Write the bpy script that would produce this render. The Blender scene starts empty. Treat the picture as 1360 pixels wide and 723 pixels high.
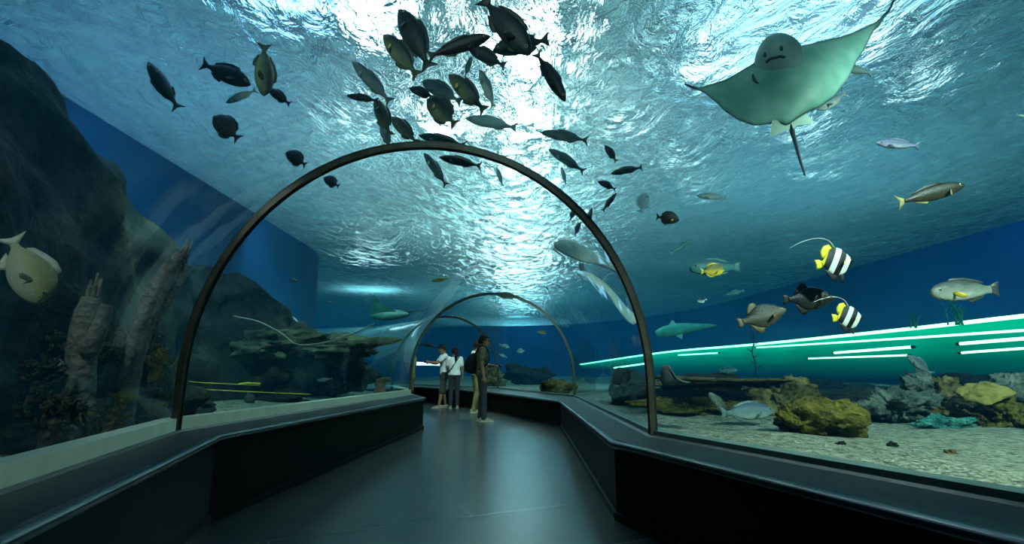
import bpy, bmesh, math, random
from mathutils import Vector, Matrix, noise, Quaternion

random.seed(7)
scn = bpy.context.scene
COL = scn.collection
PI = math.pi

# ------------------------------------------------------------------ camera
F_PX = 670.0
PITCH = math.atan(132 / 670.0)
CAM_H = 1.0
cam_d = bpy.data.cameras.new('camera')
cam_d.sensor_width = 36.0
cam_d.lens = F_PX / 1360.0 * 36.0
cam_d.clip_start = 0.05
cam_d.clip_end = 300
cam = bpy.data.objects.new('camera', cam_d)
COL.objects.link(cam)
cam.location = (0, 0, CAM_H)
cam.rotation_euler = (PI / 2 + PITCH, 0, 0)
scn.camera = cam


def at(x, y, Y):
    """point of the place at forward distance Y seen at pixel x, y of the photograph"""
    a = (x - 680) / F_PX
    b = (361.5 - y) / F_PX
    d = Vector((a, math.cos(PITCH) - b * math.sin(PITCH), math.sin(PITCH) + b * math.cos(PITCH)))
    t = Y / d.y
    return Vector((d.x * t, Y, CAM_H + d.z * t))


# ------------------------------------------------------------------ materials
def lin(c):
    return tuple((v / 12.92 if v <= 0.04045 else ((v + 0.055) / 1.055) ** 2.4) for v in c)


def hexc(r, g, b, a=1.0):
    return lin((r / 255, g / 255, b / 255)) + (a,)


class NT:
    def __init__(self, name):
        self.m = bpy.data.materials.new(name)
        self.m.use_nodes = True
        self.t = self.m.node_tree
        self.t.nodes.clear()
        self.out = self.t.nodes.new('ShaderNodeOutputMaterial')

    def n(self, kind, **kw):
        nd = self.t.nodes.new('ShaderNode' + kind)
        for k, v in kw.items():
            if k in nd.inputs:
                nd.inputs[k].default_value = v
            else:
                setattr(nd, k, v)
        return nd

    def l(self, a, b):
        self.t.links.new(a, b)

    def coord(self, kind='Object', scale=(1, 1, 1), rot=(0, 0, 0)):
        tc = self.n('TexCoord')
        mp = self.n('Mapping')
        mp.inputs['Scale'].default_value = scale
        mp.inputs['Rotation'].default_value = rot
        self.l(tc.outputs[kind], mp.inputs['Vector'])
        return mp.outputs['Vector']

    def ramp(self, fac, stops, interp='LINEAR'):
        r = self.n('ValToRGB')
        r.color_ramp.interpolation = interp
        e = r.color_ramp.elements
        while len(e) < len(stops):
            e.new(0.5)
        for i, (p, c) in enumerate(stops):
            e[i].position = p
            e[i].color = c
        self.l(fac, r.inputs['Fac'])
        return r.outputs['Color']

    def math(self, op, a, b=None, c=None):
        m = self.n('Math', operation=op)
        for i, v in enumerate((a, b, c)):
            if v is None:
                continue
            if hasattr(v, 'is_linked'):
                self.l(v, m.inputs[i])
            else:
                m.inputs[i].default_value = v
        return m.outputs[0]

    def mixc(self, fac, a, b):
        m = self.n('Mix', data_type='RGBA')
        for v, s in ((fac, m.inputs[0]), (a, m.inputs[6]), (b, m.inputs[7])):
            if hasattr(v, 'is_linked'):
                self.l(v, s)
            else:
                s.default_value = v
        return m.outputs[2]


def noisy(name, c1, c2, scale=8.0, rough=0.6, metal=0.0, bump=0.0, detail=4.0, coord='Object', spec=0.5, stretch=(1, 1, 1), bscale=None, coat=0.0):
    """plain Principled surface whose colour wanders between two tones"""
    t = NT(name)
    v = t.coord(coord, stretch)
    nz = t.n('TexNoise', Scale=scale, Detail=detail)
    t.l(v, nz.inputs['Vector'])
    col = t.ramp(nz.outputs['Fac'], [(0.3, c1), (0.7, c2)])
    p = t.n('BsdfPrincipled', Roughness=rough, Metallic=metal)
    p.inputs['Specular IOR Level'].default_value = spec
    p.inputs['Coat Weight'].default_value = coat
    t.l(col, p.inputs['Base Color'])
    if bump:
        n2 = t.n('TexNoise', Scale=bscale or scale * 3, Detail=6.0)
        t.l(v, n2.inputs['Vector'])
        b = t.n('Bump', Strength=bump, Distance=0.02)
        t.l(n2.outputs['Fac'], b.inputs['Height'])
        t.l(b.outputs['Normal'], p.inputs['Normal'])
    t.l(p.outputs[0], t.out.inputs['Surface'])
    return t.m


def emit(name, col, strength, col2=None):
    t = NT(name)
    e = t.n('Emission', Strength=strength)
    v = t.coord('Object')
    nz = t.n('TexNoise', Scale=1.5, Detail=2.0)
    t.l(v, nz.inputs['Vector'])
    c = t.ramp(nz.outputs['Fac'], [(0.35, col), (0.65, col2 or col)])
    t.l(c, e.inputs['Color'])
    t.l(e.outputs[0], t.out.inputs['Surface'])
    return t.m


# ------------------------------------------------------------------ object helpers
def tag(o, label=None, cat=None, group=None, kind=None):
    if label:
        o['label'] = label
    if cat:
        o['category'] = cat
    if group:
        o['group'] = group
    if kind:
        o['kind'] = kind
    return o


def link(name, me, parent=None):
    o = bpy.data.objects.new(name, me)
    COL.objects.link(o)
    if parent is not None:
        o.parent = parent
    return o


def empty(name, loc=(0, 0, 0)):
    o = bpy.data.objects.new(name, None)
    o.empty_display_size = 0.1
    COL.objects.link(o)
    o.location = loc
    return o


def mesh_of(bm, m, smooth=True, name='mesh'):
    me = bpy.data.meshes.new(name)
    bmesh.ops.recalc_face_normals(bm, faces=bm.faces[:])
    for f in bm.faces:
        f.smooth = smooth
    bm.to_mesh(me)
    bm.free()
    if m:
        me.materials.append(m)
    return me


def obj(name, bm, m, parent=None, smooth=True):
    return link(name, mesh_of(bm, m, smooth, name), parent)


def raw_mesh(verts, faces, m, smooth=True, name='mesh'):
    me = bpy.data.meshes.new(name)
    me.from_pydata([tuple(v) for v in verts], [], faces)
    me.update()
    if smooth:
        for p in me.polygons:
            p.use_smooth = True
    if m:
        me.materials.append(m)
    return me


def grid_faces(nu, nv, closed_u=False, closed_v=False, off=0):
    fs = []
    for i in range(nu if closed_u else nu - 1):
        for j in range(nv if closed_v else nv - 1):
            a = i * nv + j
            b = ((i + 1) % nu) * nv + j
            c = ((i + 1) % nu) * nv + (j + 1) % nv
            d = i * nv + (j + 1) % nv
            fs.append((off + a, off + b, off + c, off + d))
    return fs


def bm_loft(bm, rings, cap=True):
    """rings: lists of points of equal length, closed around"""
    vs = [[bm.verts.new(p) for p in r] for r in rings]
    n = len(rings[0])
    for a, b in zip(vs[:-1], vs[1:]):
        for j in range(n):
            bm.faces.new((a[j], a[(j + 1) % n], b[(j + 1) % n], b[j]))
    if cap:
        bm.faces.new(list(reversed(vs[0])))
        bm.faces.new(vs[-1])
    return vs


def frame_of(d, up=Vector((0, 0, 1))):
    d = d.normalized()
    if abs(d.dot(up)) > 0.98:
        up = Vector((0, 1, 0))
    s = d.cross(up).normalized()
    u = s.cross(d).normalized()
    return d, s, u


def bm_tube(bm, pts, radii, seg=8, flat=1.0, cap=True):
    pts = [Vector(p) for p in pts]
    if not hasattr(radii, '__len__'):
        radii = [radii] * len(pts)
    rings = []
    s_prev = None
    for i, p in enumerate(pts):
        d = (pts[min(i + 1, len(pts) - 1)] - pts[max(i - 1, 0)])
        d.normalize()
        if s_prev is None:
            _, s, u = frame_of(d)
        else:
            s = (s_prev - d * s_prev.dot(d)).normalized()
            u = s.cross(d).normalized()
        s_prev = s
        r = radii[i]
        rings.append([p + s * math.cos(a) * r + u * math.sin(a) * r * flat for a in [2 * PI * k / seg for k in range(seg)]])
    bm_loft(bm, rings, cap)


def bm_box(bm, c, size, rotz=0.0):
    M = Matrix.Translation(Vector(c)) @ Matrix.Rotation(rotz, 4, 'Z') @ Matrix.Diagonal((size[0], size[1], size[2], 1))
    bmesh.ops.create_cube(bm, size=1.0, matrix=M)


def bm_ball(bm, c, r, sub=2, scale=(1, 1, 1), rot=None):
    M = Matrix.Translation(Vector(c))
    if rot is not None:
        M = M @ rot
    M = M @ Matrix.Diagonal((scale[0], scale[1], scale[2], 1))
    bmesh.ops.create_icosphere(bm, subdivisions=sub, radius=r, matrix=M)


def smooth_path(pts, n=8):
    """Catmull-Rom through the points"""
    P = [Vector(p) for p in pts]
    P = [P[0] * 2 - P[1]] + P + [P[-1] * 2 - P[-2]]
    out = []
    for i in range(1, len(P) - 2):
        for k in range(n):
            t = k / n
            a, b, c, d = P[i - 1], P[i], P[i + 1], P[i + 2]
            out.append(0.5 * ((2 * b) + (c - a) * t + (2 * a - 5 * b + 4 * c - d) * t * t + (3 * b - a - 3 * c + d) * t ** 3))
    out.append(P[-2])
    return out


# ------------------------------------------------------------------ plan of the place
SURF = 4.2
# the tunnel's seams: left foot of the glass, right foot, crown height
RINGS = [
    ((-0.45, -2.6, .57), (3.70, -2.6, .52), 2.85),
    ((-2.47, 3.85, .56), (1.06, 3.95, .52), 2.84),
    ((-2.00, 10.2, .545), (1.30, 10.8, .47), 2.60),
    ((-3.25, 14.0, .52), (-0.42, 15.6, .48), 2.57),
    ((-5.60, 16.2, .50), (-3.40, 18.9, .49), 2.55),
    ((-9.20, 17.6, .50), (-8.20, 21.0, .49), 2.55),
]
LEFT_FOOT = [(-0.05, -2.6, .575), (-1.34, 1.40, .575), (-2.03, 3.62, .575), (-1.58, 9.3, .545), (-2.85, 13.2, .52), (-5.2, 15.5, .50), (-9.0, 17.2, .5)]
RIGHT_FOOT = [(3.15, -2.6, .52), (1.50, 1.60, .52), (0.72, 3.72, .52), (0.90, 9.6, .465), (0.35, 11.0, .47), (-0.62, 13.5, .48), (-2.95, 17.2, .49), (-8.3, 20.3, .49)]


def arch(L, R, top, n=33, grow=0.0, base=None):
    L, R = Vector(L), Vector(R)
    mid = (L + R) / 2
    half = (R - L) / 2
    ax = half.normalized()
    w = half.length + grow
    pts = []
    zs0 = 0.40
    prof = []
    for z in (0.0, 0.13, 0.27):
        prof.append((-1.0, z / 0.40, True))
    for k in range(n):
        a = PI - PI * k / (n - 1)
        prof.append((math.cos(a), math.sin(a), False))
    for z in (0.27, 0.13, 0.0):
        prof.append((1.0, z / 0.40, True))
    for (c, s, straight) in prof:
        zb = mid.z + half.z * c if base is None else base
        zs = mid.z + half.z * c + zs0
        p = mid + ax * (w * c)
        if straight:
            z = zb + (zs - zb) * s
        else:
            z = zs + (top + grow - zs) * s
        pts.append(Vector((p.x, p.y, z)))
    return pts
# ------------------------------------------------------------------ setting materials
def water_surface_material():
    t = NT('rippled_water')
    v = t.coord('Object', (1, 0.6, 1), (0, 0, 0.35))
    n1 = t.n('TexNoise', Scale=3.8, Detail=5.0, Roughness=0.6, Distortion=1.3)
    t.l(v, n1.inputs['Vector'])
    v2 = t.coord('Object', (1, 0.7, 1), (0, 0, -0.4))
    n2 = t.n('TexNoise', Scale=1.1, Detail=2.0, Distortion=0.6)
    t.l(v2, n2.inputs['Vector'])
    h = t.math('ADD', t.math('MULTIPLY', n1.outputs['Fac'], 0.55), t.math('MULTIPLY', n2.outputs['Fac'], 1.2))
    b = t.n('Bump', Strength=1.0, Distance=0.34)
    t.l(h, b.inputs['Height'])
    refr = t.n('BsdfRefraction', IOR=1.11, Roughness=0.02, Color=(0.86, 0.97, 0.97, 1))
    glos = t.n('BsdfGlossy', Roughness=0.10, Color=(0.5, 0.8, 0.85, 1))
    trl = t.n('BsdfTranslucent', Color=(0.42, 0.72, 0.72, 1))
    for nd in (refr, glos, trl):
        t.l(b.outputs['Normal'], nd.inputs['Normal'])
    m1 = t.n('MixShader', Fac=0.35)
    t.l(refr.outputs[0], m1.inputs[1])
    t.l(glos.outputs[0], m1.inputs[2])
    m2 = t.n('MixShader', Fac=0.20)
    t.l(m1.outputs[0], m2.inputs[1])
    t.l(trl.outputs[0], m2.inputs[2])
    t.l(m2.outputs[0], t.out.inputs['Surface'])
    return t.m


def water_volume_material():
    t = NT('tank_water')
    ab = t.n('VolumeAbsorption', Density=0.085, Color=(0.20, 0.72, 0.86, 1))
    em = t.n('Emission', Color=(0.005, 0.15, 0.28, 1), Strength=0.010)  # faint emission stands in for light scattered as haze
    a = t.n('AddShader')
    t.l(ab.outputs[0], a.inputs[0])
    t.l(em.outputs[0], a.inputs[1])
    t.l(a.outputs[0], t.out.inputs['Volume'])
    return t.m


def acrylic_material():
    t = NT('clear_acrylic')
    v = t.coord('Object')
    nz = t.n('TexNoise', Scale=1.2, Detail=2.0)
    t.l(v, nz.inputs['Vector'])
    b = t.n('Bump', Strength=0.15, Distance=0.05)
    t.l(nz.outputs['Fac'], b.inputs['Height'])
    tr = t.n('BsdfTransparent', Color=(0.93, 0.97, 0.97, 1))
    gl = t.n('BsdfGlossy', Roughness=0.03, Color=(0.9, 1, 1, 1))
    t.l(b.outputs['Normal'], gl.inputs['Normal'])
    fr = t.n('Fresnel', IOR=1.20)
    mx = t.n('MixShader')
    t.l(fr.outputs[0], mx.inputs[0])
    t.l(tr.outputs[0], mx.inputs[1])
    t.l(gl.outputs[0], mx.inputs[2])
    t.l(mx.outputs[0], t.out.inputs['Surface'])
    return t.m


def sand_material():
    t = NT('crushed_coral_sand')
    v = t.coord('Object')
    vo = t.n('TexVoronoi', Scale=34.0)
    t.l(v, vo.inputs['Vector'])
    nz = t.n('TexNoise', Scale=13.0, Detail=6.0, Roughness=0.75)
    t.l(v, nz.inputs['Vector'])
    nb = t.n('TexNoise', Scale=0.8, Detail=2.0)
    t.l(v, nb.inputs['Vector'])
    c1 = t.ramp(nz.outputs['Fac'], [(0.38, hexc(60, 72, 56)), (0.47, hexc(170, 178, 150)), (0.66, hexc(236, 240, 218))])
    c2 = t.mixc(t.math('MULTIPLY', nb.outputs['Fac'], 0.5), c1, hexc(150, 150, 120))
    p = t.n('BsdfPrincipled', Roughness=0.9)
    t.l(c2, p.inputs['Base Color'])
    h = t.math('ADD', t.math('MULTIPLY', nz.outputs['Fac'], 1.2), t.math('MULTIPLY', vo.outputs['Distance'], 0.7))
    b = t.n('Bump', Strength=1.0, Distance=0.10)
    t.l(h, b.inputs['Height'])
    t.l(b.outputs['Normal'], p.inputs['Normal'])
    t.l(p.outputs[0], t.out.inputs['Surface'])
    return t.m


def floor_material():
    t = NT('dark_floor_tiles')
    v = t.coord('Object', (1, 1, 1), (0, 0, math.radians(-24)))
    br = t.n('TexBrick', Scale=1.0)
    br.offset = 0.5
    br.inputs['Brick Width'].default_value = 2.6
    br.inputs['Row Height'].default_value = 0.9
    br.inputs['Mortar Size'].default_value = 0.006
    br.inputs['Color1'].default_value = (0.030, 0.037, 0.034, 1)
    br.inputs['Color2'].default_value = (0.040, 0.047, 0.043, 1)
    br.inputs['Mortar'].default_value = (0.13, 0.145, 0.135, 1)
    t.l(v, br.inputs['Vector'])
    nz = t.n('TexNoise', Scale=3.0, Detail=5.0)
    v2 = t.coord('Object', (1, 0.35, 1), (0, 0, 1.1))
    t.l(v2, nz.inputs['Vector'])
    p = t.n('BsdfPrincipled')
    p.inputs['Specular IOR Level'].default_value = 1.0
    t.l(br.outputs['Color'], p.inputs['Base Color'])
    r = t.n('MapRange')
    r.inputs['To Min'].default_value = 0.19
    r.inputs['To Max'].default_value = 0.30
    t.l(nz.outputs['Fac'], r.inputs['Value'])
    t.l(r.outputs[0], p.inputs['Roughness'])
    t.l(p.outputs[0], t.out.inputs['Surface'])
    return t.m


M_SURF = water_surface_material()
M_VOL = water_volume_material()
M_GLASS = acrylic_material()
M_SAND = sand_material()
M_FLOOR = floor_material()
M_PANEL = noisy('black_bench_panel', (0.0015, 0.0015, 0.0015, 1), (0.003, 0.0035, 0.003, 1), 3, 0.5, spec=0.08)
M_TOP = noisy('dark_bench_top', (0.008, 0.010, 0.009, 1), (0.014, 0.017, 0.016, 1), 4, 0.42, spec=0.16)
M_NOSE = noisy('bench_steel_edge', (0.05, 0.055, 0.055, 1), (0.09, 0.095, 0.095, 1), 6, 0.22, 0.5)
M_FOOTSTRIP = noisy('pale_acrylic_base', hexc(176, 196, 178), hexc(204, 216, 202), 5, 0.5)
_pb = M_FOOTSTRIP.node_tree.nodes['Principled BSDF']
_pb.inputs['Emission Color'].default_value = hexc(150, 190, 165)      # glow added to brighten the strip, which is no lamp
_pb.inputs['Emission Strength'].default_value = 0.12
M_GASKET = noisy('black_gasket', (0.006, 0.007, 0.006, 1), (0.012, 0.012, 0.01, 1), 9, 0.35)
M_SEAM = noisy('pale_seam_edge', hexc(62, 62, 54), hexc(88, 86, 76), 9, 0.3, 0.3)
M_WALL = noisy('deep_blue_tank_wall', hexc(2, 58, 92), hexc(4, 84, 124), 0.35, 0.8, detail=3)
M_WALLR = noisy('blue_tank_wall', hexc(2, 62, 116), hexc(6, 92, 156), 0.25, 0.8, detail=3)
M_CEIL = emit('glowing_ceiling', (0.01, 0.06, 0.065, 1), 1.0, (0.05, 0.20, 0.21, 1))  # ceiling made to glow, light added for the ripples to refract
M_DARK = noisy('dark_ceiling_paint', (0.01, 0.014, 0.02, 1), (0.02, 0.026, 0.034, 1), 1, 0.8)

# ------------------------------------------------------------------ floor and benches
def strip_obj(name, rows, m, smooth=False, kind='structure', parent=None):
    """rows: list of polylines (same length) swept into a sheet"""
    nv = len(rows[0])
    vs = [p for r in rows for p in r]
    o = link(name, raw_mesh(vs, grid_faces(len(rows), nv), m, smooth, name), parent)
    if kind:
        o['kind'] = kind
    return o


def offset_poly(pts, d):
    """plan offset of a polyline, positive = to the right of travel"""
    P = [Vector((p[0], p[1])) for p in pts]
    out = []
    for i in range(len(P)):
        if i == 0:
            t = (P[1] - P[0]).normalized()
            n = Vector((t.y, -t.x))
            k = 1
        elif i == len(P) - 1:
            t = (P[-1] - P[-2]).normalized()
            n = Vector((t.y, -t.x))
            k = 1
        else:
            a = (P[i] - P[i - 1]).normalized()
            b = (P[i + 1] - P[i]).normalized()
            n = (Vector((a.y, -a.x)) + Vector((b.y, -b.x))).normalized()
            k = 1 / max(0.5, n.dot(Vector((a.y, -a.x))))
        q = P[i] + n * d * k
        out.append(Vector((q.x, q.y, pts[i][2])))
    return out


def bench(side, foot, glass_foot, sgn, no):
    """front panel, top slab and rounded steel edge of the low bench along one side"""
    front = [Vector(p) for p in foot]
    lo = [Vector((p.x, p.y, 0)) for p in front]
    inn = offset_poly(foot, sgn * -0.02)
    strip_obj('wall_' + side, [lo, [Vector((p.x, p.y, p.z - 0.045)) for p in front]], M_PANEL)
    toe = offset_poly(foot, sgn * 0.02)
    tb = strip_obj('baseboard_' + side, [[Vector((p.x, p.y, 0.001)) for p in toe], [Vector((p.x, p.y, 0.05)) for p in toe], [Vector((p.x, p.y, 0.052)) for p in front]], M_PANEL)
    # nosing profile
    rows = []
    for (dx, dz) in ((0.0, -0.05), (0.022, -0.048), (0.034, -0.034), (0.036, -0.016), (0.028, -0.003), (0.010, 0.001), (-0.012, 0.0015)):
        r = offset_poly(foot, sgn * dx)
        rows.append([Vector((p.x, p.y, p.z + dz)) for p in r])
    strip_obj('trim_%d' % no, rows, M_NOSE, True)
    a = offset_poly(foot, sgn * -0.005)
    g = []
    for p in a:                                   # drop on to the glass line
        best, bq = 1e9, None
        for q0, q1 in zip(glass_foot[:-1], glass_foot[1:]):
            A, B = Vector(q0), Vector(q1)
            ab = B - A
            t = max(-.2, min(1.2, ((p - A).xy.dot(ab.xy)) / ab.xy.length_squared))
            q = A + ab * t
            if (q.xy - p.xy).length < best:
                best, bq = (q.xy - p.xy).length, q
        g.append(bq)
    # the glass line itself: fine strip built from the two polylines
    pts_a = resample(a, 60)
    pts_g = resample([Vector(q) for q in glass_foot], 60)
    rows = [pts_a, [u.lerp(w, 0.5) for u, w in zip(pts_a, pts_g)], [w + Vector((0, 0, 0.004)) for w in pts_g], [w + (w - u).normalized() * 0.12 for u, w in zip(pts_a, pts_g)]]
    strip_obj('trim_%d' % (no + 1), rows, M_TOP)
    return pts_a, pts_g


def resample(pts, n):
    P = [Vector(p) for p in pts]
    L = [0]
    for a, b in zip(P[:-1], P[1:]):
        L.append(L[-1] + (b - a).length)
    out = []
    for k in range(n):
        s = L[-1] * k / (n - 1)
        i = 0
        while i < len(P) - 2 and L[i + 1] < s:
            i += 1
        t = (s - L[i]) / max(1e-6, L[i + 1] - L[i])
        out.append(P[i].lerp(P[i + 1], t))
    return out


GL = [r[0] for r in RINGS]
GR = [r[1] for r in RINGS]
fl = link('floor', raw_mesh([(-12, -3, 0), (6, -3, 0), (6, 23, 0), (-12, 23, 0)], [(0, 1, 2, 3)], M_FLOOR, False))
fl['kind'] = 'structure'
bench('left', LEFT_FOOT, GL, 1, 1)
bench('right', RIGHT_FOOT, GR, -1, 3)

# pale foot strip of the glass and its black sealing line
def foot_strip(no, foot, sgn, z1, m):
    a = offset_poly(foot, sgn * 0.015)
    b = offset_poly(foot, sgn * 0.012)
    rows = [[p + Vector((0, 0, 0.012)) for p in a], [p + Vector((0, 0, z1)) for p in b], [p + Vector((0, 0, z1)) for p in offset_poly(foot, sgn * -0.10)]]
    strip_obj('trim_%d' % no, rows, m)
    rows = [[p + Vector((0, 0, 0.0)) for p in offset_poly(foot, sgn * 0.05)], [p + Vector((0, 0, 0.016)) for p in offset_poly(foot, sgn * 0.03)], [p + Vector((0, 0, 0.016)) for p in offset_poly(foot, sgn * 0.0)]]
    strip_obj('trim_%d' % (no + 1), rows, M_GASKET)


foot_strip(5, GL, 1, 0.10, M_FOOTSTRIP)
foot_strip(7, GR, -1, 0.045, noisy('grey_acrylic_base', hexc(78, 96, 92), hexc(104, 122, 116), 5, 0.5))

# ------------------------------------------------------------------ tunnel glass, seams
for i in range(len(RINGS) - 1):
    A = arch(*RINGS[i])
    B = arch(*RINGS[i + 1])
    n = 9
    rows = [[a.lerp(b, k / (n - 1)) for a, b in zip(A, B)] for k in range(n)]
    o = link('window_%d' % (i + 1), raw_mesh([p for r in rows for p in r], grid_faces(n, len(A)), M_GLASS, True))
    o['kind'] = 'structure'
for no, (idx, lab) in enumerate(((0, 'wall_back'), (len(RINGS) - 1, 'wall_end'))):
    A = arch(*RINGS[idx], base=-0.0)
    o = link(lab, raw_mesh(A, [tuple(range(len(A)))], M_PANEL, False))
    o['kind'] = 'structure'


def ring(idx, label, w, d):
    pts = arch(*RINGS[idx], n=81)
    L, R = Vector(RINGS[idx][0]), Vector(RINGS[idx][1])
    ax = (R - L).normalized()
    fw = Vector((-ax.y, ax.x, 0)).normalized()
    mid = (L + R) / 2
    t = empty('arch_ring', (mid.x, mid.y, mid.z))
    tag(t, label, 'arch')
    inv = Vector((mid.x, mid.y, mid.z))

    def sweep(off_in, off_out, f0, f1, name, m):
        bm = bmesh.new()
        rings = []
        for i, p in enumerate(pts):
            tg = (pts[min(i + 1, len(pts) - 1)] - pts[max(i - 1, 0)]).normalized()
            nrm = fw.cross(tg).normalized()
            if nrm.dot(mid + Vector((0, 0, 0.7)) - p) < 0:
                nrm = -nrm                         # inwards
            q = p - inv
            rings.append([q + nrm * off_in + fw * f0, q + nrm * off_in + fw * f1, q + nrm * off_out + fw * f1, q + nrm * off_out + fw * f0])
        bm_loft(bm, rings)
        return obj(name, bm, m, t, False)
    sweep(0.022, -0.03, -w, w, 'gasket', M_GASKET)
    e = sweep(0.028, -0.01, -w * 1.5, -w, 'edge_strip', M_SEAM)
    e2 = sweep(0.028, -0.01, w, w * 1.5, 'edge_strip', M_SEAM)
    return t


ring(1, 'large dark arch-shaped seam ring of the tunnel nearest the camera', 0.020, 0.02)
ring(2, 'second arch-shaped seam ring, past the end of the left bench beside the visitors', 0.010, 0.012)
ring(3, 'small far arch-shaped seam ring behind the four standing visitors', 0.009, 0.01)

# ------------------------------------------------------------------ tank walls, sand, water
WALL_L = [(-5.3, -6), (-5.3, 8.0), (-5.3, 11.8), (-5.35, 13.4), (-5.7, 14.5), (-6.6, 15.2), (-8.6, 15.8), (-11, 16.0), (-13.5, 16)]
WALL_R = [(12.5, -6), (11.2, 8), (10.6, 17), (9.3, 27), (4.0, 35), (-8, 38), (-13.5, 38)]


def wall(name, pts, m, z0=0.2, z1=SURF + 0.25):
    P = resample(smooth_path([(p[0], p[1], 0) for p in pts], 8) if len(pts) > 3 else [Vector((p[0], p[1], 0)) for p in pts], 70)
    return strip_obj(name, [[Vector((p.x, p.y, z0)) for p in P], [Vector((p.x, p.y, (z0 + z1) / 2)) for p in P], [Vector((p.x, p.y, z1)) for p in P]], m, True)


wall('wall_tank_left', WALL_L, M_WALL)
wall('wall_tank_right', WALL_R, M_WALLR)
wall('wall_tank_far', [(-13.5, 16), (-13.5, 38)], M_WALLR)
wall('wall_tank_back', [(-5.3, -6), (12.5, -6)], M_WALL)


def sand_z(x, y):
    return 0.475 + 0.05 * noise.noise(Vector((x * .7, y * .7, 3))) + 0.022 * noise.noise(Vector((x * 2.5, y * 2.5, 7)))


def sand_sheet(glass, wallp, sgn, nu=150, nv=60):
    G = resample([Vector(p) for p in glass], nu)
    Wl = resample([Vector((p[0], p[1], .45)) for p in wallp], nu)
    vs = []
    for g, w in zip(G, Wl):
        g0 = g + (w - g).normalized() * 0.03
        for j in range(nv):
            t = (j / (nv - 1)) ** 2.2
            p = g0.lerp(w, t)
            p.z = sand_z(p.x, p.y) + 0.25 * max(0, t - .25) - (0.02 if j == 0 else 0)
            vs.append(p)
    return vs, grid_faces(nu, nv)


v1, f1 = sand_sheet(GL, WALL_L, 1)
v2, f2 = sand_sheet(GR, [(12.5, -6), (11.2, 8), (10.6, 17), (9.3, 27), (4.0, 35), (-8, 38)], -1)
s = link('sand', raw_mesh(v1 + v2, f1 + [tuple(len(v1) + k for k in f) for f in f2], M_SAND, True))
tag(s, 'pale crushed coral sand covering the tank bottom outside the tunnel', 'sand', kind='stuff')

# surface of the water, seen from below
o = link('water_surface', raw_mesh([(-14, -6, SURF), (13, -6, SURF), (13, 38, SURF), (-14, 38, SURF)], [(0, 1, 2, 3)], M_SURF, False))
tag(o, 'rippled bright water surface overhead seen from below', 'water', kind='structure')

# body of water: big block with the tunnel left out
bm = bmesh.new()
bm_box(bm, (-0.5, 16, (SURF - .01 - .4) / 2), (27.4, 44.6, SURF - .01 + .4))
bmesh.ops.recalc_face_normals(bm, faces=bm.faces[:])
rows = []
for r in RINGS:
    rows.append(arch(*r, grow=0.03, base=-0.05))
vs = bm_loft(bm, rows, True)
hole = [f for f in bm.faces if all(any(v in row for row in vs) for v in f.verts)]
bmesh.ops.recalc_face_normals(bm, faces=hole)
bmesh.ops.reverse_faces(bm, faces=hole)
me = bpy.data.meshes.new('water')
bm.to_mesh(me)
bm.free()
me.materials.append(M_VOL)
o = link('water', me)
tag(o, 'clear blue water filling the tank around the tunnel', 'water', kind='structure')

# hall above the water
CEIL = 8.5
o = link('ceiling', raw_mesh([(-20, -10, CEIL), (20, -10, CEIL), (20, 44, CEIL), (-20, 44, CEIL)], [(0, 1, 2, 3)], M_CEIL, False))
o['kind'] = 'structure'
M_UNSEEN_LAMP = emit('unseen_lamp_face', (0.90, 1.0, 0.97, 1), 30.0)
M_UNSEEN_LAMP3 = emit('unseen_small_lamp_face', (0.80, 1.0, 0.98, 1), 9.0)
M_UNSEEN_LAMP2 = emit('unseen_blue_lamp_face', (0.35, 0.65, 1.0, 1), 9.0)


def added_lamp(x, y, z, sx, sy, m, label):
    t = empty('unseen_lamp', (x, y, z))
    tag(t, label, 'lamp', 'lamps above the water')
    bm = bmesh.new()
    bm_box(bm, (0, 0, 0.06), (sx + .1, sy + .1, 0.10))
    obj('housing', bm, M_DARK, t, False)
    bm = bmesh.new()
    bm_box(bm, (0, 0, 0), (sx, sy, 0.02))
    obj('diffuser', bm, m, t, False)


def area(loc, target, power, size, color=(1, 1, 1), size_y=None):
    d = bpy.data.lights.new('lamp', 'AREA')
    d.energy = power
    d.size = size
    d.color = color
    if size_y:
        d.shape = 'RECTANGLE'
        d.size_y = size_y
    o = bpy.data.objects.new('fill_light', d)
    COL.objects.link(o)
    o.location = loc
    o.rotation_euler = (Vector(target) - Vector(loc)).to_track_quat('-Z', 'Y').to_euler()
    return o


def spot(loc, target, power, ang=60, radius=0.1, color=(1, 1, 1), blend=.6):
    d = bpy.data.lights.new('lamp', 'SPOT')
    d.energy = power
    d.spot_size = math.radians(ang)
    d.spot_blend = blend
    d.shadow_soft_size = radius
    d.color = color
    o = bpy.data.objects.new('spot_light', d)
    COL.objects.link(o)
    o.location = loc
    o.rotation_euler = (Vector(target) - Vector(loc)).to_track_quat('-Z', 'Y').to_euler()
    return o


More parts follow.
